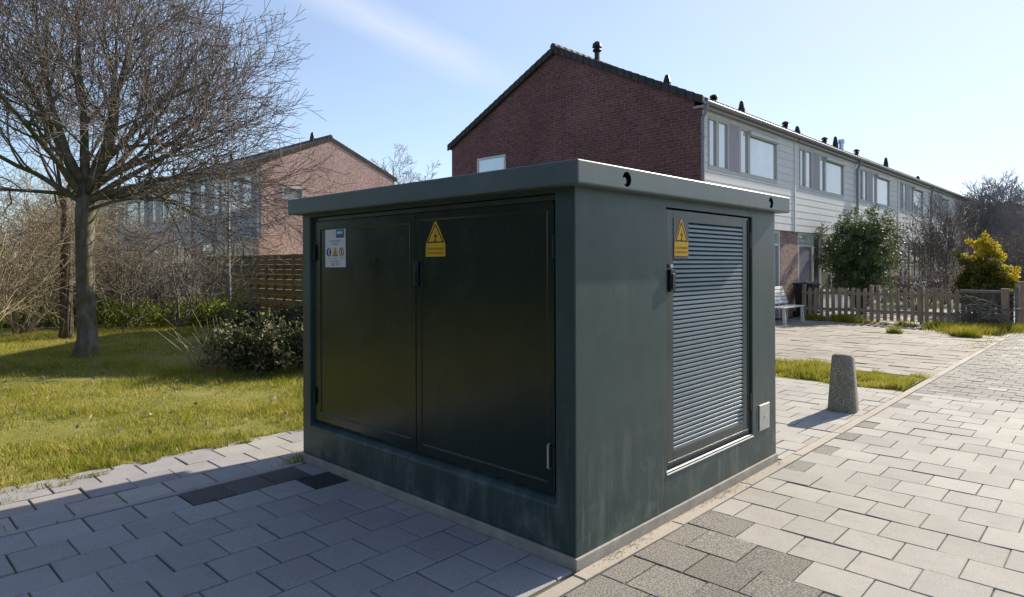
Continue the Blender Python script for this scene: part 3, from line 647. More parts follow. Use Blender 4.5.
# ------------------------------------------------------------------ terraced houses
def house(name, label, loc, rz, w, Dp, ze, za, mats, opts, group):
    """local x along the facade, y into the house, facade at y = 0"""
    H = thing(name, label, 'house', loc, rz, group)
    br, cl, fr, rf = mats; yb = .16; zc = 2.57; ym = Dp / 2
    e = .003
    mb = MB(); mb.prism([(e, yb, 0), (e, Dp, 0), (e, Dp, ze), (e, ym, za), (e, yb, ze + (za - ze) * yb / ym)], (w - 2 * e, 0, 0))
    wall = mb.build('wall', br, H)
    for x0, x1 in opts['piers']: MB().box(x0, x1, .065, yb - .002, 0, zc - .002).build('pier', 'brick_brown' if br == 'brick_red' else br, H)
    if opts['gable'] == 'L': MB().box(e, .10, -.004, yb - .001, zc, ze - .17).build('wall', br, H)
    # upper boarding
    mb = MB(); nb = 13; bh = (ze - .16 - zc) / nb; wx0, wx1, wz0, wz1 = opts['win']
    for k in range(nb):
        z0 = zc + k * bh; z1 = z0 + bh - .006
        segs = [(e + .01, w - e - .01)] if z1 < wz0 + .02 else [(e + .01, wx0), (wx1, w - e - .01)]
        if z0 < wz0 + .02 <= z1: mb.prism([(wx0, 0, z0), (wx0, .005, wz0 - .011), (wx0, yb - .001, wz0 - .011), (wx0, yb - .001, z0)], (wx1 - wx0, 0, 0))
        if k == nb - 1: mb.box(wx0 + .001, wx1 - .001, .004, yb - .002, wz1 + .002, ze - .161)
        for a, b in [(max(a, .102) if opts['gable'] == 'L' else a, b) for a, b in segs]: mb.prism([(a, 0, z0), (a, .005, z1), (a, yb - .001, z1), (a, yb - .001, z0)], (b - a, 0, 0))
    mb.build('cladding', cl, H)
    if opts.get('trim'):
        mb = MB(); mb.box(w - .05, w + .05, -.022, -.001, zc - .02, ze - .16); mb.build('trim_board', cl, H)
    # upper window band
    mb = MB(); f = .055; cols = opts['cols']; zt = wz1
    mb.box(wx0, wx1, -.014, .10, wz0 - .01, wz0 + f); mb.box(wx0, wx1, -.014, .10, zt - f, zt)
    xs = [wx0] + [c_[1] for c_ in cols]
    for i, x in enumerate(xs):
        x0 = min(max(x - f / 2, wx0), wx1 - f); mb.box(x0, x0 + f, -.012, .098, wz0 + f + .001, zt - f - .001)
    win = mb.build('window', fr, H, bevel=.004)
    for a, b, kind in cols:
        a0, b0 = a + f / 2 + .002, b - f / 2 - .002
        if kind == 'p': m_ = MB(); m_.box(a0, b0, -.012, .02, wz0 + f + .001, zt - f - .001); m_.build('infill_panel', 'lilac', win)
        else:
            m_ = MB(); m_.box(a0, b0, .03, .034, wz0 + f + .001, zt - f - .001); m_.build('pane', 'glass', win)
            m_ = MB(); g2 = .04
            for q in ((a0, b0, wz0 + f, wz0 + f + g2), (a0, b0, zt - f - g2, zt - f), (a0, a0 + g2, wz0 + f + g2, zt - f - g2), (b0 - g2, b0, wz0 + f + g2, zt - f - g2)): m_.box(q[0], q[1], -.012, .036, q[2] + .001, q[3] - .001)
            m_.build('sash', fr, win)
            if kind == 'b': m_ = MB(); m_.prism([(a - .02, -.015, zt - .2), (a - .02, -.09, zt - .17), (a - .02, -.09, zt - .09), (a - .02, -.015, zt - .05)], (b - a + .04, 0, 0)); m_.build('awning_box', 'trim_white', win, bevel=.01)
    # ground floor: door and windows between the piers
    for x0, x1 in opts['doors']:
        m_ = MB(); m_.box(x0, x0 + .09, .07, .15, 0, zc - .004); m_.box(x1 - .09, x1, .07, .15, 0, zc - .004); m_.box(x0 + .091, x1 - .091, .07, .15, zc - .09, zc - .004); m_.box(x0 + .091, x1 - .091, .07, .15, 2.12, 2.19)
        dfr = m_.build('door_frame', 'trim_white', H, bevel=.004)
        m_ = MB(); m_.box(x0 + .092, x1 - .092, .09, .13, .02, 2.118); dd = m_.build('door', 'door_grey', H, bevel=.004)
        m_ = MB(); m_.tube([(x0 + .17, .088, 1.0), (x0 + .17, .045, 1.0), (x0 + .27, .045, 1.0)], .012, 8); m_.build('handle', 'steel', dd)
        m_ = MB(); m_.box(x0 + .092, x1 - .092, .10, .104, 2.191, zc - .091); m_.build('pane', 'glass', dfr)
    for x0, x1, z0 in opts['gwin']:
        m_ = MB(); nx = max(1, round((x1 - x0) / 1.0)); f2 = .07
        m_.box(x0, x1, .07, .15, zc - .075, zc - .004); m_.box(x0, x1, .05, .15, z0 - .04, z0 + .06)
        for i in range(nx + 1):
            x = x0 + (x1 - x0 - f2) * i / nx; m_.box(x, x + f2, .072, .148, z0 + .061, zc - .076)
        wv = m_.build('window', 'trim_white', H, bevel=.004)
        for i in range(nx):
            a = x0 + f2 + (x1 - x0 - f2) * i / nx; b = x0 + (x1 - x0 - f2) * (i + 1) / nx
            m_ = MB(); m_.box(a + .001, b - .001, .11, .114, z0 + .061, zc - .076); m_.build('pane', 'glass_dark', wv)
        if z0 > .3: m_ = MB(); m_.box(x0, x1, .08, yb - .003, 0, z0 - .042); m_.build('apron_panel', cl, H)
    # roof
    ov = opts['over']; sl_ = (za - ze) / ym; th = .14; vo = opts.get('verge', .09); l0 = -vo if 'L' in opts['gable'] else e; l1 = w + vo if 'R' in opts['gable'] else w - e
    mb = MB(); ef = -ov + .02
    def rz_(y): return ze + (za - ze) * (1 - abs(y - ym) / ym)
    mb.prism([(l0, ef, rz_(ef) + .01), (l0, ym, za + .01), (l0, Dp - ef, rz_(ef) + .01), (l0, Dp - ef, rz_(ef) + th), (l0, ym, za + th + .02), (l0, ef, rz_(ef) + th)], (l1 - l0, 0, 0))
    for side in opts['gable']:    # stepped verge tiles
        xg = l0 - .012 if side == 'L' else l1 - .038; nt_ = 21
        for s_ in (0, 1):
            for k in range(nt_):
                y0 = ef + (ym - ef) * k / nt_; y1 = ef + (ym - ef) * (k + 1.08) / nt_
                z0, z1 = rz_(y0), rz_(y1); a = [(xg, y0, z0 - .03), (xg, y1, z1 - .03), (xg, y1, z1 + th + .010), (xg, y0, z0 + th + .028)]
                if s_: a = [(x, Dp - y, z) for x, y, z in a]
                mb.prism(a, (.042, 0, 0))
    mb.tube([(l0 - .02, ym, za + th), (l1 + .0, ym, za + th)], .10, 8)
    roof_ = mb.build('roof', rf, H)
    for vx, vy, hh, kind in opts.get('vents', []):
        hh *= .8
        z0 = rz_(vy) + th - .05; m_ = MB()
        if kind == 'cowl':
            m_.tube([(vx, vy, z0), (vx, vy, z0 + hh * .62)], .075, 10); m_.tube([(vx, vy, z0 + hh * .5), (vx, vy, z0 + hh * .58), (vx, vy, z0 + hh * .64)], [.08, .13, .11], 10); m_.tube([(vx, vy, z0 + hh * .74), (vx, vy, z0 + hh * .9), (vx, vy, z0 + hh)], [.14, .12, .05], 10); m_.tube([(vx, vy, z0 + hh * .6), (vx, vy, z0 + hh * .8)], .05, 8)
        elif kind == 'cone': m_.tube([(vx, vy, z0), (vx, vy, z0 + hh * .45), (vx, vy, z0 + hh * .95), (vx, vy, z0 + hh)], [.12, .115, .06, .04], 10)
        else: m_.tube([(vx, vy, z0), (vx, vy, z0 + hh * .7)], .09, 10); m_.tube([(vx, vy, z0 + hh * .72), (vx, vy, z0 + hh)], [.13, .12], 10)
        m_.build('vent_pipe' if kind != 'flue' else 'flue', 'galv' if kind == 'flue' else 'rubber', roof_)
    if opts.get('solar'):
        a, b = opts['solar']; m_ = MB(); R = Matrix.Rotation(math.atan(sl_) + .05, 3, 'X'); m_.box(a, b, .5, 2.6, 0, .05, rot=R, piv=(0, .5, 0))
        m_.v = [(x, y, z + rz_(.5) + th + .13) for x, y, z in m_.v]; m_.build('solar_panel', 'solar', roof_)
    # eaves and gutter
    g0 = -.10 if 'L' in opts['gable'] else e; g1 = w + .10 if 'R' in opts['gable'] else w - e
    mb = MB(); mb.box(l0 + .05, l1 - .05, -ov + .03, yb - .002, ze - .16, ze - .10); mb.box(l0 + .05, l1 - .05, -ov + .004, -ov + .029, ze - .17, ze - .02); mb.build('eaves_board', 'zinc', H)
    mb = MB(); gz = ze - .045; r = .062
    arc = [(-ov - .062 + r * cos(a), gz + r * sin(a)) for a in [pi + pi * k / 8 for k in range(9)]]
    inn = [(-ov - .062 + (r - .006) * cos(a), gz + (r - .006) * sin(a)) for a in [2 * pi - pi * k / 8 for k in range(9)]]
    mb.prism([(g0, y, z) for y, z in arc + inn], (g1 - g0, 0, 0)); mb.tube([(g0, -ov - .124, gz + .004), (g1, -ov - .124, gz + .004)], .011, 6)
    if 'L' in opts['gable']: mb.prism([(g0 - .004, y, z) for y, z in arc], (.004, 0, 0))
    if 'R' in opts['gable']: mb.prism([(g1, y, z) for y, z in arc], (.004, 0, 0))
    mb.build('gutter', 'zinc', H)
    for dx in opts.get('pipes', []):
        mb = MB(); mb.tube([(dx, -ov - .062, ze - .10), (dx, -ov - .062, ze - .2), (dx, -.075, ze - .42), (dx, -.075, .1)], .042, 10)
        for z in (ze - .9, 3.2, 1.6): mb.tube([(dx, -.075, z), (dx, -.075, z + .03)], .05, 10)
        mb.build('downpipe', 'pvc', H)
    for side, y0, y1, z0, z1 in opts.get('side_win', []):
        s_ = -1 if side == 'L' else 1; X_ = e if side == 'L' else w - e; m_ = MB(); xo, xi = X_ + s_ * .03, X_ + s_ * .001; a, b = min(xo, xi), max(xo, xi)
        for q in ((y0, y1, z0, z0 + .07), (y0, y1, z1 - .07, z1), (y0, y0 + .07, z0 + .071, z1 - .071), (y1 - .07, y1, z0 + .071, z1 - .071)): m_.box(a, b, *q)
        wv = m_.build('window', 'trim_white', H, bevel=.004); m_ = MB(); xo = X_ + s_ * .012; m_.box(min(xo, xi), max(xo, xi), y0 + .071, y1 - .071, z0 + .071, z1 - .071); m_.build('pane', 'glass', wv)
    return H
HW = 5.9; YF = 5.35; X0 = 11.6
wcols = [(.42, .82, 'n'), (.82, 1.42, 'n'), (1.42, 2.10, 'p'), (2.10, 2.66, 'n'), (2.66, 4.5, 'b')]
wcols = [(.37, .86, 'n'), (.86, 1.47, 'n'), (1.47, 2.10, 'p'), (2.10, 2.67, 'n'), (2.67, 4.54, 'b')]
labs = ['grey clad end house with bare dark red brick gable', 'grey clad terraced house directly behind the round dark bush', 'grey clad terraced house just right of the slim downpipe above the round bush',
        'grey clad terraced house with chimney pots above the brown hydrangea', 'grey clad terraced house screened by the bare budding shrub', 'last grey clad house at the far end of the terrace']
vents = {0: [(.40, 3.29, .75, 'cowl'), (2.16, 2.15, .46, 'cone'), (5.0, 2.15, .42, 'cowl')], 1: [(1.1, 2.15, .62, 'cone'), (4.9, 2.15, .5, 'cowl')], 2: [(.2, 2.15, .5, 'cone'), (3.3, 2.15, .5, 'cowl'), (4.2, 2.0, .75, 'cone'), (5.0, 2.0, .72, 'flue')],
         3: [(1.8, 2.15, .55, 'cowl')], 4: [(.3, 2.0, .75, 'cone')], 5: [(2.0, 2.15, .4, 'cone')]}
for k in range(6):
    A = k % 2 == 0      # the ground floors mirror each other about the party walls
    if A: piers = [(0, .45), (4.95, 5.9)]; doors = [(3.70, 4.94)]; gwin = [(.47, 3.68, .65)]
    else: piers = [(0, .42), (5.5, 5.9)]; doors = [(.44, 1.72)]; gwin = [(1.74, 2.4, .1), (2.42, 5.48, .65)]
    gab = ('L' if k == 0 else '') + ('R' if k == 5 else '')
    house('row_house', labs[k], (X0 + k * HW, YF, 0), 0, HW, 8.92, 5.45, 7.62, ('brick_red', 'clad_grey', 'trim', 'roof'),
          dict(piers=piers, doors=doors, gwin=gwin, win=(.37, 4.54, 3.90, 5.20), cols=wcols, over=.13, gable=gab, trim=A, vents=vents[k], pipes=[5.86] if k in (1, 3) else ([-.03] if k == 0 else []),
               solar=None, side_win=[('L', 6.42, 7.68, 4.05, 4.96)] if k == 0 else []), 'grey clad terraced houses in a row')
# the row on the left, facade towards the camera's left, pink gable in the sun
LW = 6.0
labsL = ['pink brick end house with sunlit gable behind the board fence', 'grey blue terraced house behind bare twigs of the mossy tree', 'third grey blue terraced house from the pink gable', 'fourth grey blue terraced house from the pink gable', 'farthest grey blue terraced house seen through the bare shrubs']
for k in range(5):
    cw = [(.5, 1.2, 'n'), (1.2, 1.9, 'p'), (1.9, 2.6, 'n'), (2.6, 4.6, 'b'), (4.6, 5.6, 'n')]
    house('row_house', labsL[k], (8.35, 21.5 + (k + 1) * LW, 0), -pi / 2, LW, 6.15, 5.35, 6.65, ('brick_pink', 'clad_blue', 'trim_white', 'roof_brown'),
          dict(piers=[(0, .5), (5.5, 6.0)], doors=[(.52, 1.75)], gwin=[(1.77, 5.48, .65)], win=(.5, 5.6, 3.7, 5.1), cols=cw, over=.22, verge=.006, gable='R' if k == 0 else '', trim=True, pipes=[5.9] if k == 1 else [],
               vents=[(4.7, 3.0, .55, 'cone')] if k == 0 else [(1.2, 2.9, .75, 'cowl'), (3.0, 2.9, .6, 'cowl')], side_win=[('R', .98, 1.86, 4.12, 4.62)] if k == 0 else []), 'grey blue terraced houses behind the bare shrubs')
# far brick house on the right
p = px(1014, 62); HB = thing('far_house', 'distant dark brick house with gable roof under the bare tree', 'house', (p.x, p.y, 0), 0)
mb = MB(); mb.box(-3, 7, -4, 4, 0, 4.6); mb.prism([(-3, -4, 4.6), (-3, 4, 4.6), (-3, 0, 7.1)], (10, 0, 0)); mb.build('wall', 'brick_red', HB)
mb = MB(); mb.prism([(-3.2, -4.4, 4.45), (-3.2, 0, 7.2), (-3.2, 4.4, 4.45), (-3.2, 4.4, 4.6), (-3.2, 0, 7.38), (-3.2, -4.4, 4.6)], (10.4, 0, 0)); mb.build('roof', 'roof', HB)
for yy in (-2, 1.2): m_ = MB(); m_.box(-3.05, -3.002, yy, yy + 1.2, 1, 2.3); m_.build('window', 'glass_dark', HB)

# ------------------------------------------------------------------ fences and street furniture
# mossy board fence, alternate boards on both sides of the posts
FX = 7.2; BF = thing('board_fence', 'mossy brown horizontal board fence before the pink gable', 'fence', (FX, 13.0, 0))
for s_ in range(6):
    y0 = s_ * 1.8
    m_ = MB(); m_.box(-.035, .035, y0 - .035, y0 + .035, 0, 1.95); m_.build('post', 'wood_fence', BF)
    m_ = MB()
    for r in range(12):
        z = .06 + r * .157; off = -.05 if r % 2 == 0 else .036; m_.box(off, off + .016, y0 + .0, y0 + 1.8 - .005, z, z + .148)
    for yy in (.6, 1.2): m_.box(-.0335, .0355, y0 + yy - .02, y0 + yy + .02, .05, 1.93)
    m_.build('board_panel', 'wood_fence', BF)
# picket fence
PF = thing('picket_fence', 'weathered brown picket fence in front of the terraced gardens', 'fence', (17.0, 0, 0))
yy = 1.17; i = 0
while yy < 4.95:
    m_ = MB(); tl = random.gauss(0, .012); h_ = .93 + random.gauss(0, .018); w_ = .047
    m_.prism([(-.012, yy - w_, .06), (-.012, yy + w_, .06), (-.012, yy + w_ + tl, h_ - .05), (-.012, yy + w_ * .45 + tl, h_), (-.012, yy - w_ * .45 + tl, h_), (-.012, yy - w_ + tl, h_ - .05)], (.02, 0, 0)); m_.build('picket', 'wood_picket', PF); yy += .163
for z in (.26, .72): m_ = MB(); m_.box(.0082, .045, 1.1, 4.98, z, z + .08); m_.build('rail', 'wood_picket', PF)
for yy in (1.95, 2.98, 3.14, 4.93): m_ = MB(); m_.box(-.05, .055 - .06 + .0, yy - .06, yy + .06, 0, .98) if False else m_.box(.0455, .12, yy - .045, yy + .045, 0, 1.0); m_.build('post', 'wood_picket', PF)
# rough lattice screen with stacked prunings
LS = thing('lattice_screen', 'low dark trellis screen with flat top rail beside the picket fence', 'trellis', (16.95, 0, 0))
m_ = MB(); m_.box(-.03, .05, .0, 1.10, .86, .93); m_.build('rail', 'wood_grey', LS)
m_ = MB()
for k in range(9): m_.box(0, .015, .02 + k * .12, .115 + k * .12, .05, .858)
for k in range(3): m_.box(.016, .03, .02, 1.08, .2 + k * .22, .23 + k * .22)
m_.build('lattice', 'ivy_bark', LS)
m_ = MB(); m_.box(-.06, .06, .10, .26, 0, .98); m_.build('post', 'wood_picket', LS)
tag(MB().box(16.78, 16.87, -.10, -.02, 0, 1.05).build('fence_post', 'wood_grey', bevel=.006), 'weathered grey square fence post at the path edge', 'post')
tag(MB().box(17.2, 17.34, -.16, -.02, 0, 1.15).build('fence_post', 'wood_picket', bevel=.006), 'brown square fence post behind the grey one', 'post')
mb = MB()
for k in range(210):
    a = Vector((16.6 + random.gauss(0, .13), .62 + random.gauss(0, .27), .05 + abs(random.gauss(.0, .22)))); d = Vector((random.gauss(0, .6), random.gauss(0, 1), random.gauss(0, .55))).normalized() * random.uniform(.12, .4)
    b_ = Vector((random.gauss(0, .05), random.gauss(0, .05), random.gauss(.08, .07)))
    mb.tube([a - d, a - d * .5 + b_ * .7, a + b_, a + d * .6 + b_ * .6, a + d], [.005, .009, .010, .007, .003], 5)
tag(mb.build('brushwood_pile', 'cane_grey'), 'heap of dry pruned branches against the lattice screen', 'branches')
# bench
BN = thing('garden_bench', 'white slatted garden bench standing against the house front', 'bench', (14.55, 4.55, 0))
bw = 1.45
m_ = MB()
for k in range(4): m_.box(0, bw, -.02 + k * .115, .08 + k * .115, .42 + .0 * k, .45)
m_.build('seat', 'bench', BN, bevel=.006)
m_ = MB()
for k in range(5): z = .50 + k * .095; yb_ = .44 + k * .035; m_.box(0, bw, yb_, yb_ + .022, z, z + .082, rot=Matrix.Rotation(radians(-18), 3, 'X'))
m_.build('backrest', 'bench', BN, bevel=.005)
for x in (.06, bw - .12):
    for y0, y1, t_ in ((.02, .02, 0), (.40, .50, 0)):
        m_ = MB(); m_.prism([(x, y0 - .06, 0), (x, y0 + .03, 0), (x, y0 + .05, .418), (x, y0 - .01, .418)] if y0 < .3 else [(x, y0 + .04, 0), (x, y0 + .14, 0), (x, y0 + .07, .418), (x, y0, .418)], (.06, 0, 0)); m_.build('leg', 'bench', BN, bevel=.004)
    m_ = MB(); m_.prism([(x + .002, .44, .452), (x + .002, .50, .452), (x + .002, .66, .96), (x + .002, .61, .96)], (.05, 0, 0)); m_.build('back_support', 'bench', BN)
# wheelie bin
WB = thing('wheelie_bin', 'black wheelie bin with closed lid beside the brick pier', 'bin', (17.45, 5.02, 0))
m_ = MB(); m_.add([(-.22, -.22, .08), (.22, -.22, .08), (.22, .2, .08), (-.22, .2, .08), (-.28, -.3, .95), (.28, -.3, .95), (.28, .26, .95), (-.28, .26, .95)], [(3, 2, 1, 0), (4, 5, 6, 7), (0, 1, 5, 4), (1, 2, 6, 5), (2, 3, 7, 6), (3, 0, 4, 7)]); m_.build('body', 'bin', WB, bevel=.02)
m_ = MB(); m_.prism([(-.3, -.33, .952), (-.3, .28, .952), (-.3, .28, 1.02), (-.3, -.1, 1.05), (-.3, -.33, .99)], (.6, 0, 0)); m_.build('lid', 'bin', WB, bevel=.015)
for x in (-.25, .2): m_ = MB(); m_.tube([(x, .2, .1), (x + .05, .2, .1)], .1, 14); m_.build('wheel', 'rubber', WB)
# slim post with an orange band
p = px(229, 18); SP = thing('metal_post', 'slim pale metal post with orange band before the board fence', 'post', (p.x, p.y, 0))
m_ = MB(); m_.tube([(0, 0, -.05), (0, 0, 1.3), (0, 0, 1.34), (0, 0, 4.1)], [.055, .055, .035, .028], 12); m_.tube([(0, 0, 4.1), (.0, 0, 4.12)], [.04, .02], 12); m_.build('shaft', 'pole', SP, smooth=True)
m_ = MB(); m_.tube([(0, 0, 1.78), (0, 0, 1.88)], .036, 12); m_.build('band', 'orange', SP)

# ------------------------------------------------------------------ trees and shrubs
def mb2obj(mbs, names, mats, parent):
    out = []
    for m_, n_, mt in zip(mbs, names, mats): out.append(m_.build(n_, mt, parent, smooth=True))
    return out
# the big bare tree
TB = px(86, 11.75); TR = thing('bare_tree', 'large bare tree with mossy limbs on the lawn edge', 'tree', (TB.x, TB.y, 0))
P = dict(levels=5, seg=[.30, .22, .16, .13, .12], wander=[.085, .10, .085, .07, .07], up=[.03, .05, .06, .055, .04], taper=[.1, .15, .2, .35, .5], sides=[10, 7, 5, 4, 3], n=[7.2, 7, 5.6, 3.0, 0], refL=[3.2, 1.9, 1.25, .8, 1],
         t0=[.2, .18, .15, .15, 0], ang=[46, 42, 36, 32, 30], ratio=[.62, .66, .68, .68, .5], rr=[.52, .55, .6, .7, .7], rmin=.0042)
tr, cr = MB(), MB(); mbs = [tr, tr, cr, cr, cr]
def dirv(r, u, f): return (RT * r + UP * u + FW * f).normalized()
tp_ = [Vector((0, 0, -.1)), Vector((0, 0, .05)), Vector((.02, 0, .3)), Vector((.0, .02, 1.0)), Vector((-.02, .02, 1.9)), Vector((.0, .0, 2.6)), Vector((.02, .02, 3.1))]
tr.tube(tp_, [.25, .215, .165, .145, .142, .165, .11], 20)
top = Vector((0, 0, 2.45))
limbs = [(dirv(-.05, 1, .1), 3.8, 0.088, 2.95), (dirv(.55, .95, -.2), 3.6, 0.075, 2.85), (dirv(-.55, .9, .1), 3.6, 0.075, 2.75), (dirv(.95, .6, .1), 3.3, 0.061, 2.75), (dirv(-1, .6, -.2), 3.3, 0.054, 2.7),
         (dirv(.25, .9, .8), 3.4, 0.068, 2.8), (dirv(-.2, .85, -.8), 3.3, 0.061, 2.75), (dirv(.35, 1, .2), 3.8, 0.075, 2.95), (dirv(-.35, 1, -.2), 3.7, 0.075, 3.0), (dirv(.75, .65, -.6), 3.1, 0.054, 2.85), (dirv(-.75, .7, .6), 3.1, 0.061, 2.8), (dirv(1, .8, .45), 3.2, 0.058, 2.95), (dirv(.7, 1, .1), 3.5, 0.068, 3.0)]
for d, L, r, z in limbs: grow(mbs, Vector((0, 0, z)) + d * .05, d, L, r, 0, P)
# the low arching limb on the right
P2 = dict(P); P2['up'] = [-.07, .02, .03, .04, .04]; P2['n'] = [10, 6, 5, 3, 0]
grow(mbs, Vector((0, 0, 2.75)), dirv(.9, .62, -.15), 3.0, .075, 0, P2)
P4 = dict(P); P4['up'] = [-.05, -.02, .01, .03, .03]; P4['n'] = [9, 6, 4.5, 2.6, 0]; P4['wander'] = [.1, .13, .12, .1, .1]
for d, L, r, z in [(dirv(1, .35, .3), 3.4, .05, 2.8), (dirv(1, .55, -.3), 3.3, .05, 2.95), (dirv(.9, .2, -.1), 2.6, .035, 2.6), (dirv(-1, .3, .2), 3.0, .045, 2.75), (dirv(.8, .45, .9), 3.0, .045, 2.8)]: grow(mbs, Vector((0, 0, z)), d, L, r, 0, P4)
mb2obj([tr, cr], ['trunk', 'crown'], ['bark', 'twig'], TR)
# second trunk, grown over with ivy stems
T2 = px(66, 14.6); TR2 = thing('ivy_tree', 'thinner rough dark trunk standing close behind the mossy tree', 'tree', (T2.x, T2.y, 0))
tr, cr = MB(), MB(); P3 = dict(P); P3['n'] = [5, 5, 4, 3, 0]; P3['levels'] = 4
tr.tube([(0, 0, -.1), (0, 0, .2), (.03, 0, 1.2), (0, .03, 2.4), (.02, 0, 3.2)], [.17, .13, .10, .095, .07], 12)
for k in range(26):
    a = random.random() * 6.28; pts = [Vector((cos(a + i * .25) * (.125 - .007 * i), sin(a + i * .25) * (.125 - .007 * i), i * .45)) for i in range(7)]; tr.tube(pts, [.02, .018, .016, .014, .012, .01, .008], 5)
for k in range(6): grow([tr, cr, cr, cr], Vector((0, 0, 2.6 + .12 * k)), dirv(random.uniform(-.8, .5), .9, random.uniform(-.2, .8)), 2.6, .05, 0, P3)
mb2obj([tr, cr], ['trunk', 'crown'], ['ivy_bark', 'twig'], TR2)
# bare shrubs: two kinds of many caned bush, then copies
def cane_bush(name, label, n, L, spread, mat, seed):
    random.seed(seed); R = thing(name, label, 'shrub', (0, 0, 0), 0, 'bare shrubs along the lawn'); stems, tw = MB(), MB()
    PB = dict(levels=4, seg=[.25, .18, .14, .12], wander=[.11, .16, .18, .18], up=[.02, .0, -.01, -.01], taper=[.35, .35, .4, .5], sides=[5, 4, 3, 3], n=[5.4, 4.6, 3.2, 0], refL=[2.2, 1.1, .6, .4], t0=[.2, .15, .1, 0], ang=[38, 45, 48, 30], ratio=[.52, .55, .6, .5], rr=[.55, .6, .7, .7], rmin=.0038)
    for k in range(n):
        a = random.random() * 6.28; s_ = spread * random.random() ** .6; d = Vector((cos(a) * s_, sin(a) * s_, 1)).normalized()
        grow([stems, tw, tw, tw], Vector((cos(a) * .18 * random.random(), sin(a) * .18 * random.random(), -.05)), d, L * random.uniform(.6, 1.2), random.uniform(.016, .03), 0, PB)
    mb2obj([stems, tw], ['stems', 'twigs'], [mat, mat], R); return R
bA = cane_bush('bare_shrub', 'tan many stemmed bare shrub at the far left edge', 15, 2.9, .75, 'cane', 3)
bB = cane_bush('bare_shrub', 'grey tangled bare shrub just right of the mossy trunk', 11, 2.5, .8, 'cane_grey', 4)
def place(o, u, depth, rz=0, s=1):
    p = px(u, depth); o.location = (p.x, p.y, 0); o.rotation_euler[2] = rz; o.scale = (s,) * 3
place(bA, 18, 15.4, .3, 1.0); place(bB, 124, 17.4, 1.0, 1.1)
for (pr, u, dp, rz, s_, lb) in [(bA, 46, 17.5, 1.3, 1.15, 'tan bare shrub partly behind the two tree trunks'), (bB, 178, 16.8, 2.2, 1.0, 'grey bare shrub in the middle between trunk and metal post'), (bB, 150, 18.5, 4.0, 1.2, 'tall grey bare shrub before the blue grey houses'),
                                (bB, 205, 17.6, .4, 1.05, 'grey bare shrub whose twigs reach the metal post'), (bA, -25, 12.6, 2.9, 1.0, 'tan bare shrub cut by the left picture edge'), (bA, 92, 20, 5.1, 1.2, 'tan bare shrub far behind the mossy tree'), (bB, 8, 20.5, 2.0, 1.35, 'tall grey bare shrub filling the far left background'), (bA, 62, 23, .9, 1.4, 'tall tan bare shrub between the far left shrub and the tree trunks'), (bB, -45, 17, 3.3, 1.2, 'grey bare shrub beyond the left picture edge')]:
    p = px(u, dp); dup(pr, (p.x, p.y, 0), rz, s_, lb)
random.seed(21)
# fresh green ground cover under them
cl = []
for u in np.linspace(-40, 225, 60):
    for dp in (17.6, 19.0, 20.8):
        p = px(u + random.uniform(-6, 6), dp + random.uniform(-.7, .7)); cl.append((p.x, p.y, random.uniform(.1, .5), random.uniform(.25, .4)))
stuff(leaves('ground_cover', 'leaf_hedge', None, cl, 30000, .085, .45))
# laurel like evergreen before the board fence
def evergreen(name, label, u, dp, clumps_rel, mat, n, size, asp=.45, twigs=True, cat='shrub', up=.3, group=None):
    p = px(u, dp); R = thing(name, label, cat, (p.x, p.y, 0), 0, group)
    leaves('foliage', mat, R, clumps_rel, n, size, asp, up=up)
    st = MB()
    for k in range(0, len(clumps_rel), max(1, len(clumps_rel) // 28)):
        c_ = Vector(clumps_rel[k][:3]); b_ = Vector((random.gauss(0, .06), random.gauss(0, .06), -.05)); m_ = b_.lerp(c_, .5) + Vector((random.gauss(0, .06), random.gauss(0, .06), .1)); st.tube([b_, m_, c_], [.022, .014, .005], 5)
    st.build('stems', 'ivy_bark', R); return R
cl = np.vstack([ell_clumps(75, (RT * x + FW * y + UP * .36), (.5, .5, .36), .13, .35, lump=.55) for x, y in ((-.25, 0), (.35, -.1), (.8, .15))])
evergreen('laurel_bush', 'low dark leafy evergreen bush beside the kiosk on the lawn', 258, 9.9, cl[cl[:, 2] > .02], 'leaf_laurel', 5600, .075, .42)
cl = np.vstack([ell_clumps(60, (RT * x + UP * .30), (.6, .6, .38), .15, .3, lump=.5) for x in (-.5, .3, 1.1)])
evergreen('laurel_bush', 'spreading dark evergreen ground bush against the board fence', 268, 14.5, cl[cl[:, 2] > .02], 'leaf_dark', 5500, .09, .45)
cl = np.vstack([ell_clumps(70, (RT * x + UP * .9), (.8, .6, .95), .22, .3, lump=.4) for x in (-1.3, -.2, .9)])
evergreen('evergreen_hedge', 'dark evergreen hedge in the shade behind the bare shrubs', 128, 19.2, cl[cl[:, 2] > .05], 'leaf_dark', 6000, .11, .45)
# dry stalks leaning out of the bush
p = px(216, 10.0); R = thing('dry_stalks', 'tan dry stalks leaning from the left of the evergreen bush', 'plant', (p.x, p.y, 0)); m_ = MB()
for k in range(34):
    d = dirv(random.gauss(-.25, .45), 1, random.gauss(0, .4)); L = random.uniform(.4, .95); a = Vector((random.gauss(0, .12), random.gauss(0, .12), 0)); m_.tube([a, a + d * L * .5, a + d * L + RT * random.gauss(-.1, .1)], [.008, .006, .003], 4)
m_.build('stems', 'cane', R)
# round dark bush behind the picket fence
cl = np.vstack([ell_clumps(210, (0, 0, 2.0), (1.15, 1.15, 1.12), .20, .45, lump=.25), ell_clumps(60, (0, 0, 2.6), (.85, .85, .75), .16, .6, lump=.35), ell_clumps(80, (0, 0, 1.1), (.95, .95, .75), .18, .5, lump=.3), ell_clumps(40, (0, 0, 2.0), (1.22, 1.22, 1.2), .10, .9, lump=.25)])
evergreen('round_bush', 'round dark evergreen bush rising behind the picket fence', 861, 20.6, cl, 'leaf_bush', 30000, .075, .4, cat='shrub', up=.8)
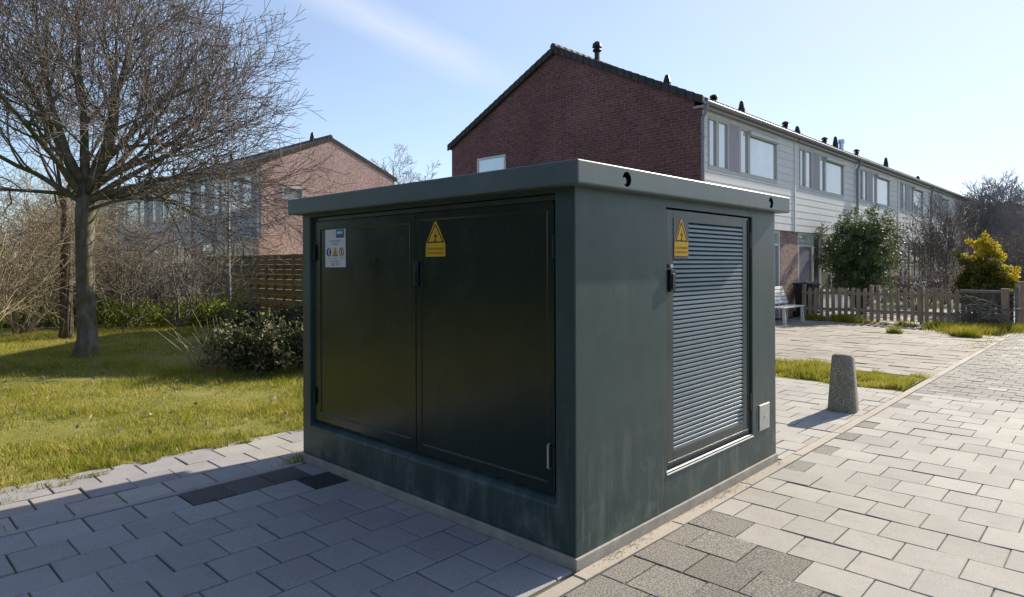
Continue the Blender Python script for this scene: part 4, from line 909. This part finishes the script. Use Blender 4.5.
# golden conifer
cl = np.vstack([ell_clumps(130, (0, 0, .95), (.84, .84, .75), .15, .75, lump=.2), ell_clumps(90, (0, 0, 1.65), (.68, .68, .72), .13, .7, lump=.35), ell_clumps(26, (0, 0, 2.3), (.3, .3, .42), .11, .5, lump=.35)])
side = cl[:, 0] * RT.x + cl[:, 1] * RT.y + rng.normal(size=len(cl)) * .22 + (cl[:, 2] - 1.35) * .75; yl = side > .02
R = evergreen('golden_conifer', 'bushy golden yellow conifer behind the trellis screen', 985, 20.4, cl[yl], 'leaf_yellow', 8000, .085, .4, cat='shrub', up=.7)
leaves('shade_tinted_foliage', 'leaf_olive', R, cl[~yl], 8500, .085, .4, up=.7)  # olive leaves put the lower left side's shade into the colour
cl2 = ell_clumps(110, (0, 0, 1.1), (.66, .66, .9), .2, .3); leaves('inner_foliage', 'leaf_olive', R, cl2, 7000, .085, .4)
cl3 = np.vstack([ell_clumps(40, (-.5, .35, .7), (.4, .5, .6), .2, .4), ell_clumps(40, (-.72, .05, .75), (.25, .5, .6), .16, .4)]); leaves('inner_foliage', 'leaf_olive', R, cl3, 5000, .085, .4); R.scale = (.92, .92, .95)
# budding bare shrub and brown hydrangea
def budding(name, label, u, dp, n, L, spread, tw, bud, nb, bs, group=None, r0=.03, extra=None):
    p = px(u, dp); R = thing(name, label, 'shrub', (p.x, p.y, 0), 0, group); st, tg = MB(), MB(); ends = []
    PB = dict(levels=4, seg=[.3, .2, .15, .12], wander=[.08, .1, .1, .1], up=[.03, .05, .06, .06], taper=[.35, .35, .4, .5], sides=[6, 4, 3, 3], n=[7, 5, 4, 0], refL=[2.2, 1.1, .6, .4], t0=[.25, .15, .1, 0], ang=[36, 38, 36, 30], ratio=[.5, .55, .6, .5], rr=[.55, .6, .7, .7], rmin=.006)
    if extra: PB.update(extra)
    for k in range(n):
        a = random.random() * 6.28; s_ = spread * random.random() ** .6; grow([st, tg, tg, tg], Vector((cos(a) * .1, sin(a) * .1, -.05)), Vector((cos(a) * s_, sin(a) * s_, 1)).normalized(), L * random.uniform(.75, 1.1), r0, 0, PB)
    st.build('stems', tw, R, smooth=True); tg.build('twigs', tw, R, smooth=True)
    if nb:
        V = np.array(tg.v); pick = V[rng.integers(0, len(V), nb)]; leaves('buds', bud, R, np.column_stack([pick, np.full(nb, .03)]), nb * 3, bs, .5)
    return R
budding('budding_shrub', 'tall bare shrub covered in pinkish buds before the terrace', 945, 26.5, 9, 3.4, .55, 'cane_grey', 'bud', 900, .085)
budding('hydrangea', 'low brown shrub with dry flower heads behind the picket fence', 920, 21.5, 16, 1.35, 1.0, 'twig', 'dry', 900, .08, r0=.016)
budding('thin_bare_tree', 'slender upright bare tree at the end of the terrace', 978, 38, 6, 5.0, .3, 'twig_far', 'bud', 0, .05, r0=.045, extra=dict(rmin=.012))
budding('brown_shrub', 'rusty brown bare shrub right of the golden conifer', 1022, 27, 10, 2.4, .8, 'cane_grey', 'dry', 700, .06)
budding('brown_shrub', 'dark bare shrub between terrace end and golden conifer', 1000, 33, 9, 2.8, .8, 'twig_far', 'dry', 300, .06)
# far bare trees
def far_tree(label, u, dp, H, seed, w=.9):
    random.seed(seed); p = px(u, dp); R = thing('far_bare_tree', label, 'tree', (p.x, p.y, 0), 0, 'distant bare trees'); st, tg = MB(), MB()
    PT = dict(levels=4, seg=[H / 8, H / 12, H / 18, H / 26], wander=[.04, .1, .12, .12], up=[.03, .05, .04, .03], taper=[.2, .3, .4, .5], sides=[7, 4, 3, 3], n=[22, 12, 10, 0], refL=[H, H * .45, H * .2, H * .1], t0=[.28, .12, .1, 0], ang=[48, 42, 42, 30], ratio=[.42 * w, .45, .5, .5], rr=[.4, .5, .6, .7], rmin=.016)
    grow([st, tg, tg, tg], Vector((0, 0, -.1)), Vector((0, 0, 1)), H, H * .022, 0, PT); mb2obj([st, tg], ['trunk', 'crown'], ['twig_far', 'twig_far'], R)
far_tree('wide bare tree above the distant dark brick house', 1010, 56, 7.7, 5, 1.15)
far_tree('bare treetop just right of the pink gable eaves', 392, 64, 11.3, 6, .8)
far_tree('bare treetop midway between pink gable and red gable', 430, 72, 11.8, 8, .6)

# unseen evergreens, added off-frame to darken the glossy doors and shaded kiosk side
random.seed(33)
EV = [(-12.5, 21.5, 8.0, 'unseen evergreen added left of the lawn to darken the kiosk, beside the bare shrubs'), (-11.5, 15.5, 7.5, 'unseen evergreen added left of the lawn to shade the kiosk doors'), (-11.8, 9.5, 8.2, 'unseen evergreen added across the paving to darken the kiosk doors'), (-11.2, 3.8, 7.6, 'unseen evergreen added behind the camera to darken the kiosk door side'), (-11.6, -2.0, 8.0, 'unseen evergreen added behind the camera for kiosk shade, nearest the footpath'), (-11.9, -9.0, 7.8, 'unseen evergreen added for kiosk shade on the far side of the footpath')]
for (x, y, h, lb) in EV:
    R = thing('added_evergreen', lb, 'tree', (x, y, 0), 0, 'unseen evergreens added to darken the kiosk'); st = MB(); st.tube([(0, 0, -.1), (0, 0, h * .5), (0, 0, h * .9)], [.2, .14, .03], 8); st.build('trunk', 'ivy_bark', R)
    cl = np.vstack([ell_clumps(200, (0, 0, h * .36), (2.2, 3.1, h * .36), .5, .35), ell_clumps(80, (0, 0, h * .72), (1.5, 2.0, h * .28), .4, .3)]); leaves('crown', 'leaf_dark', R, cl, 15000, .30, .5)
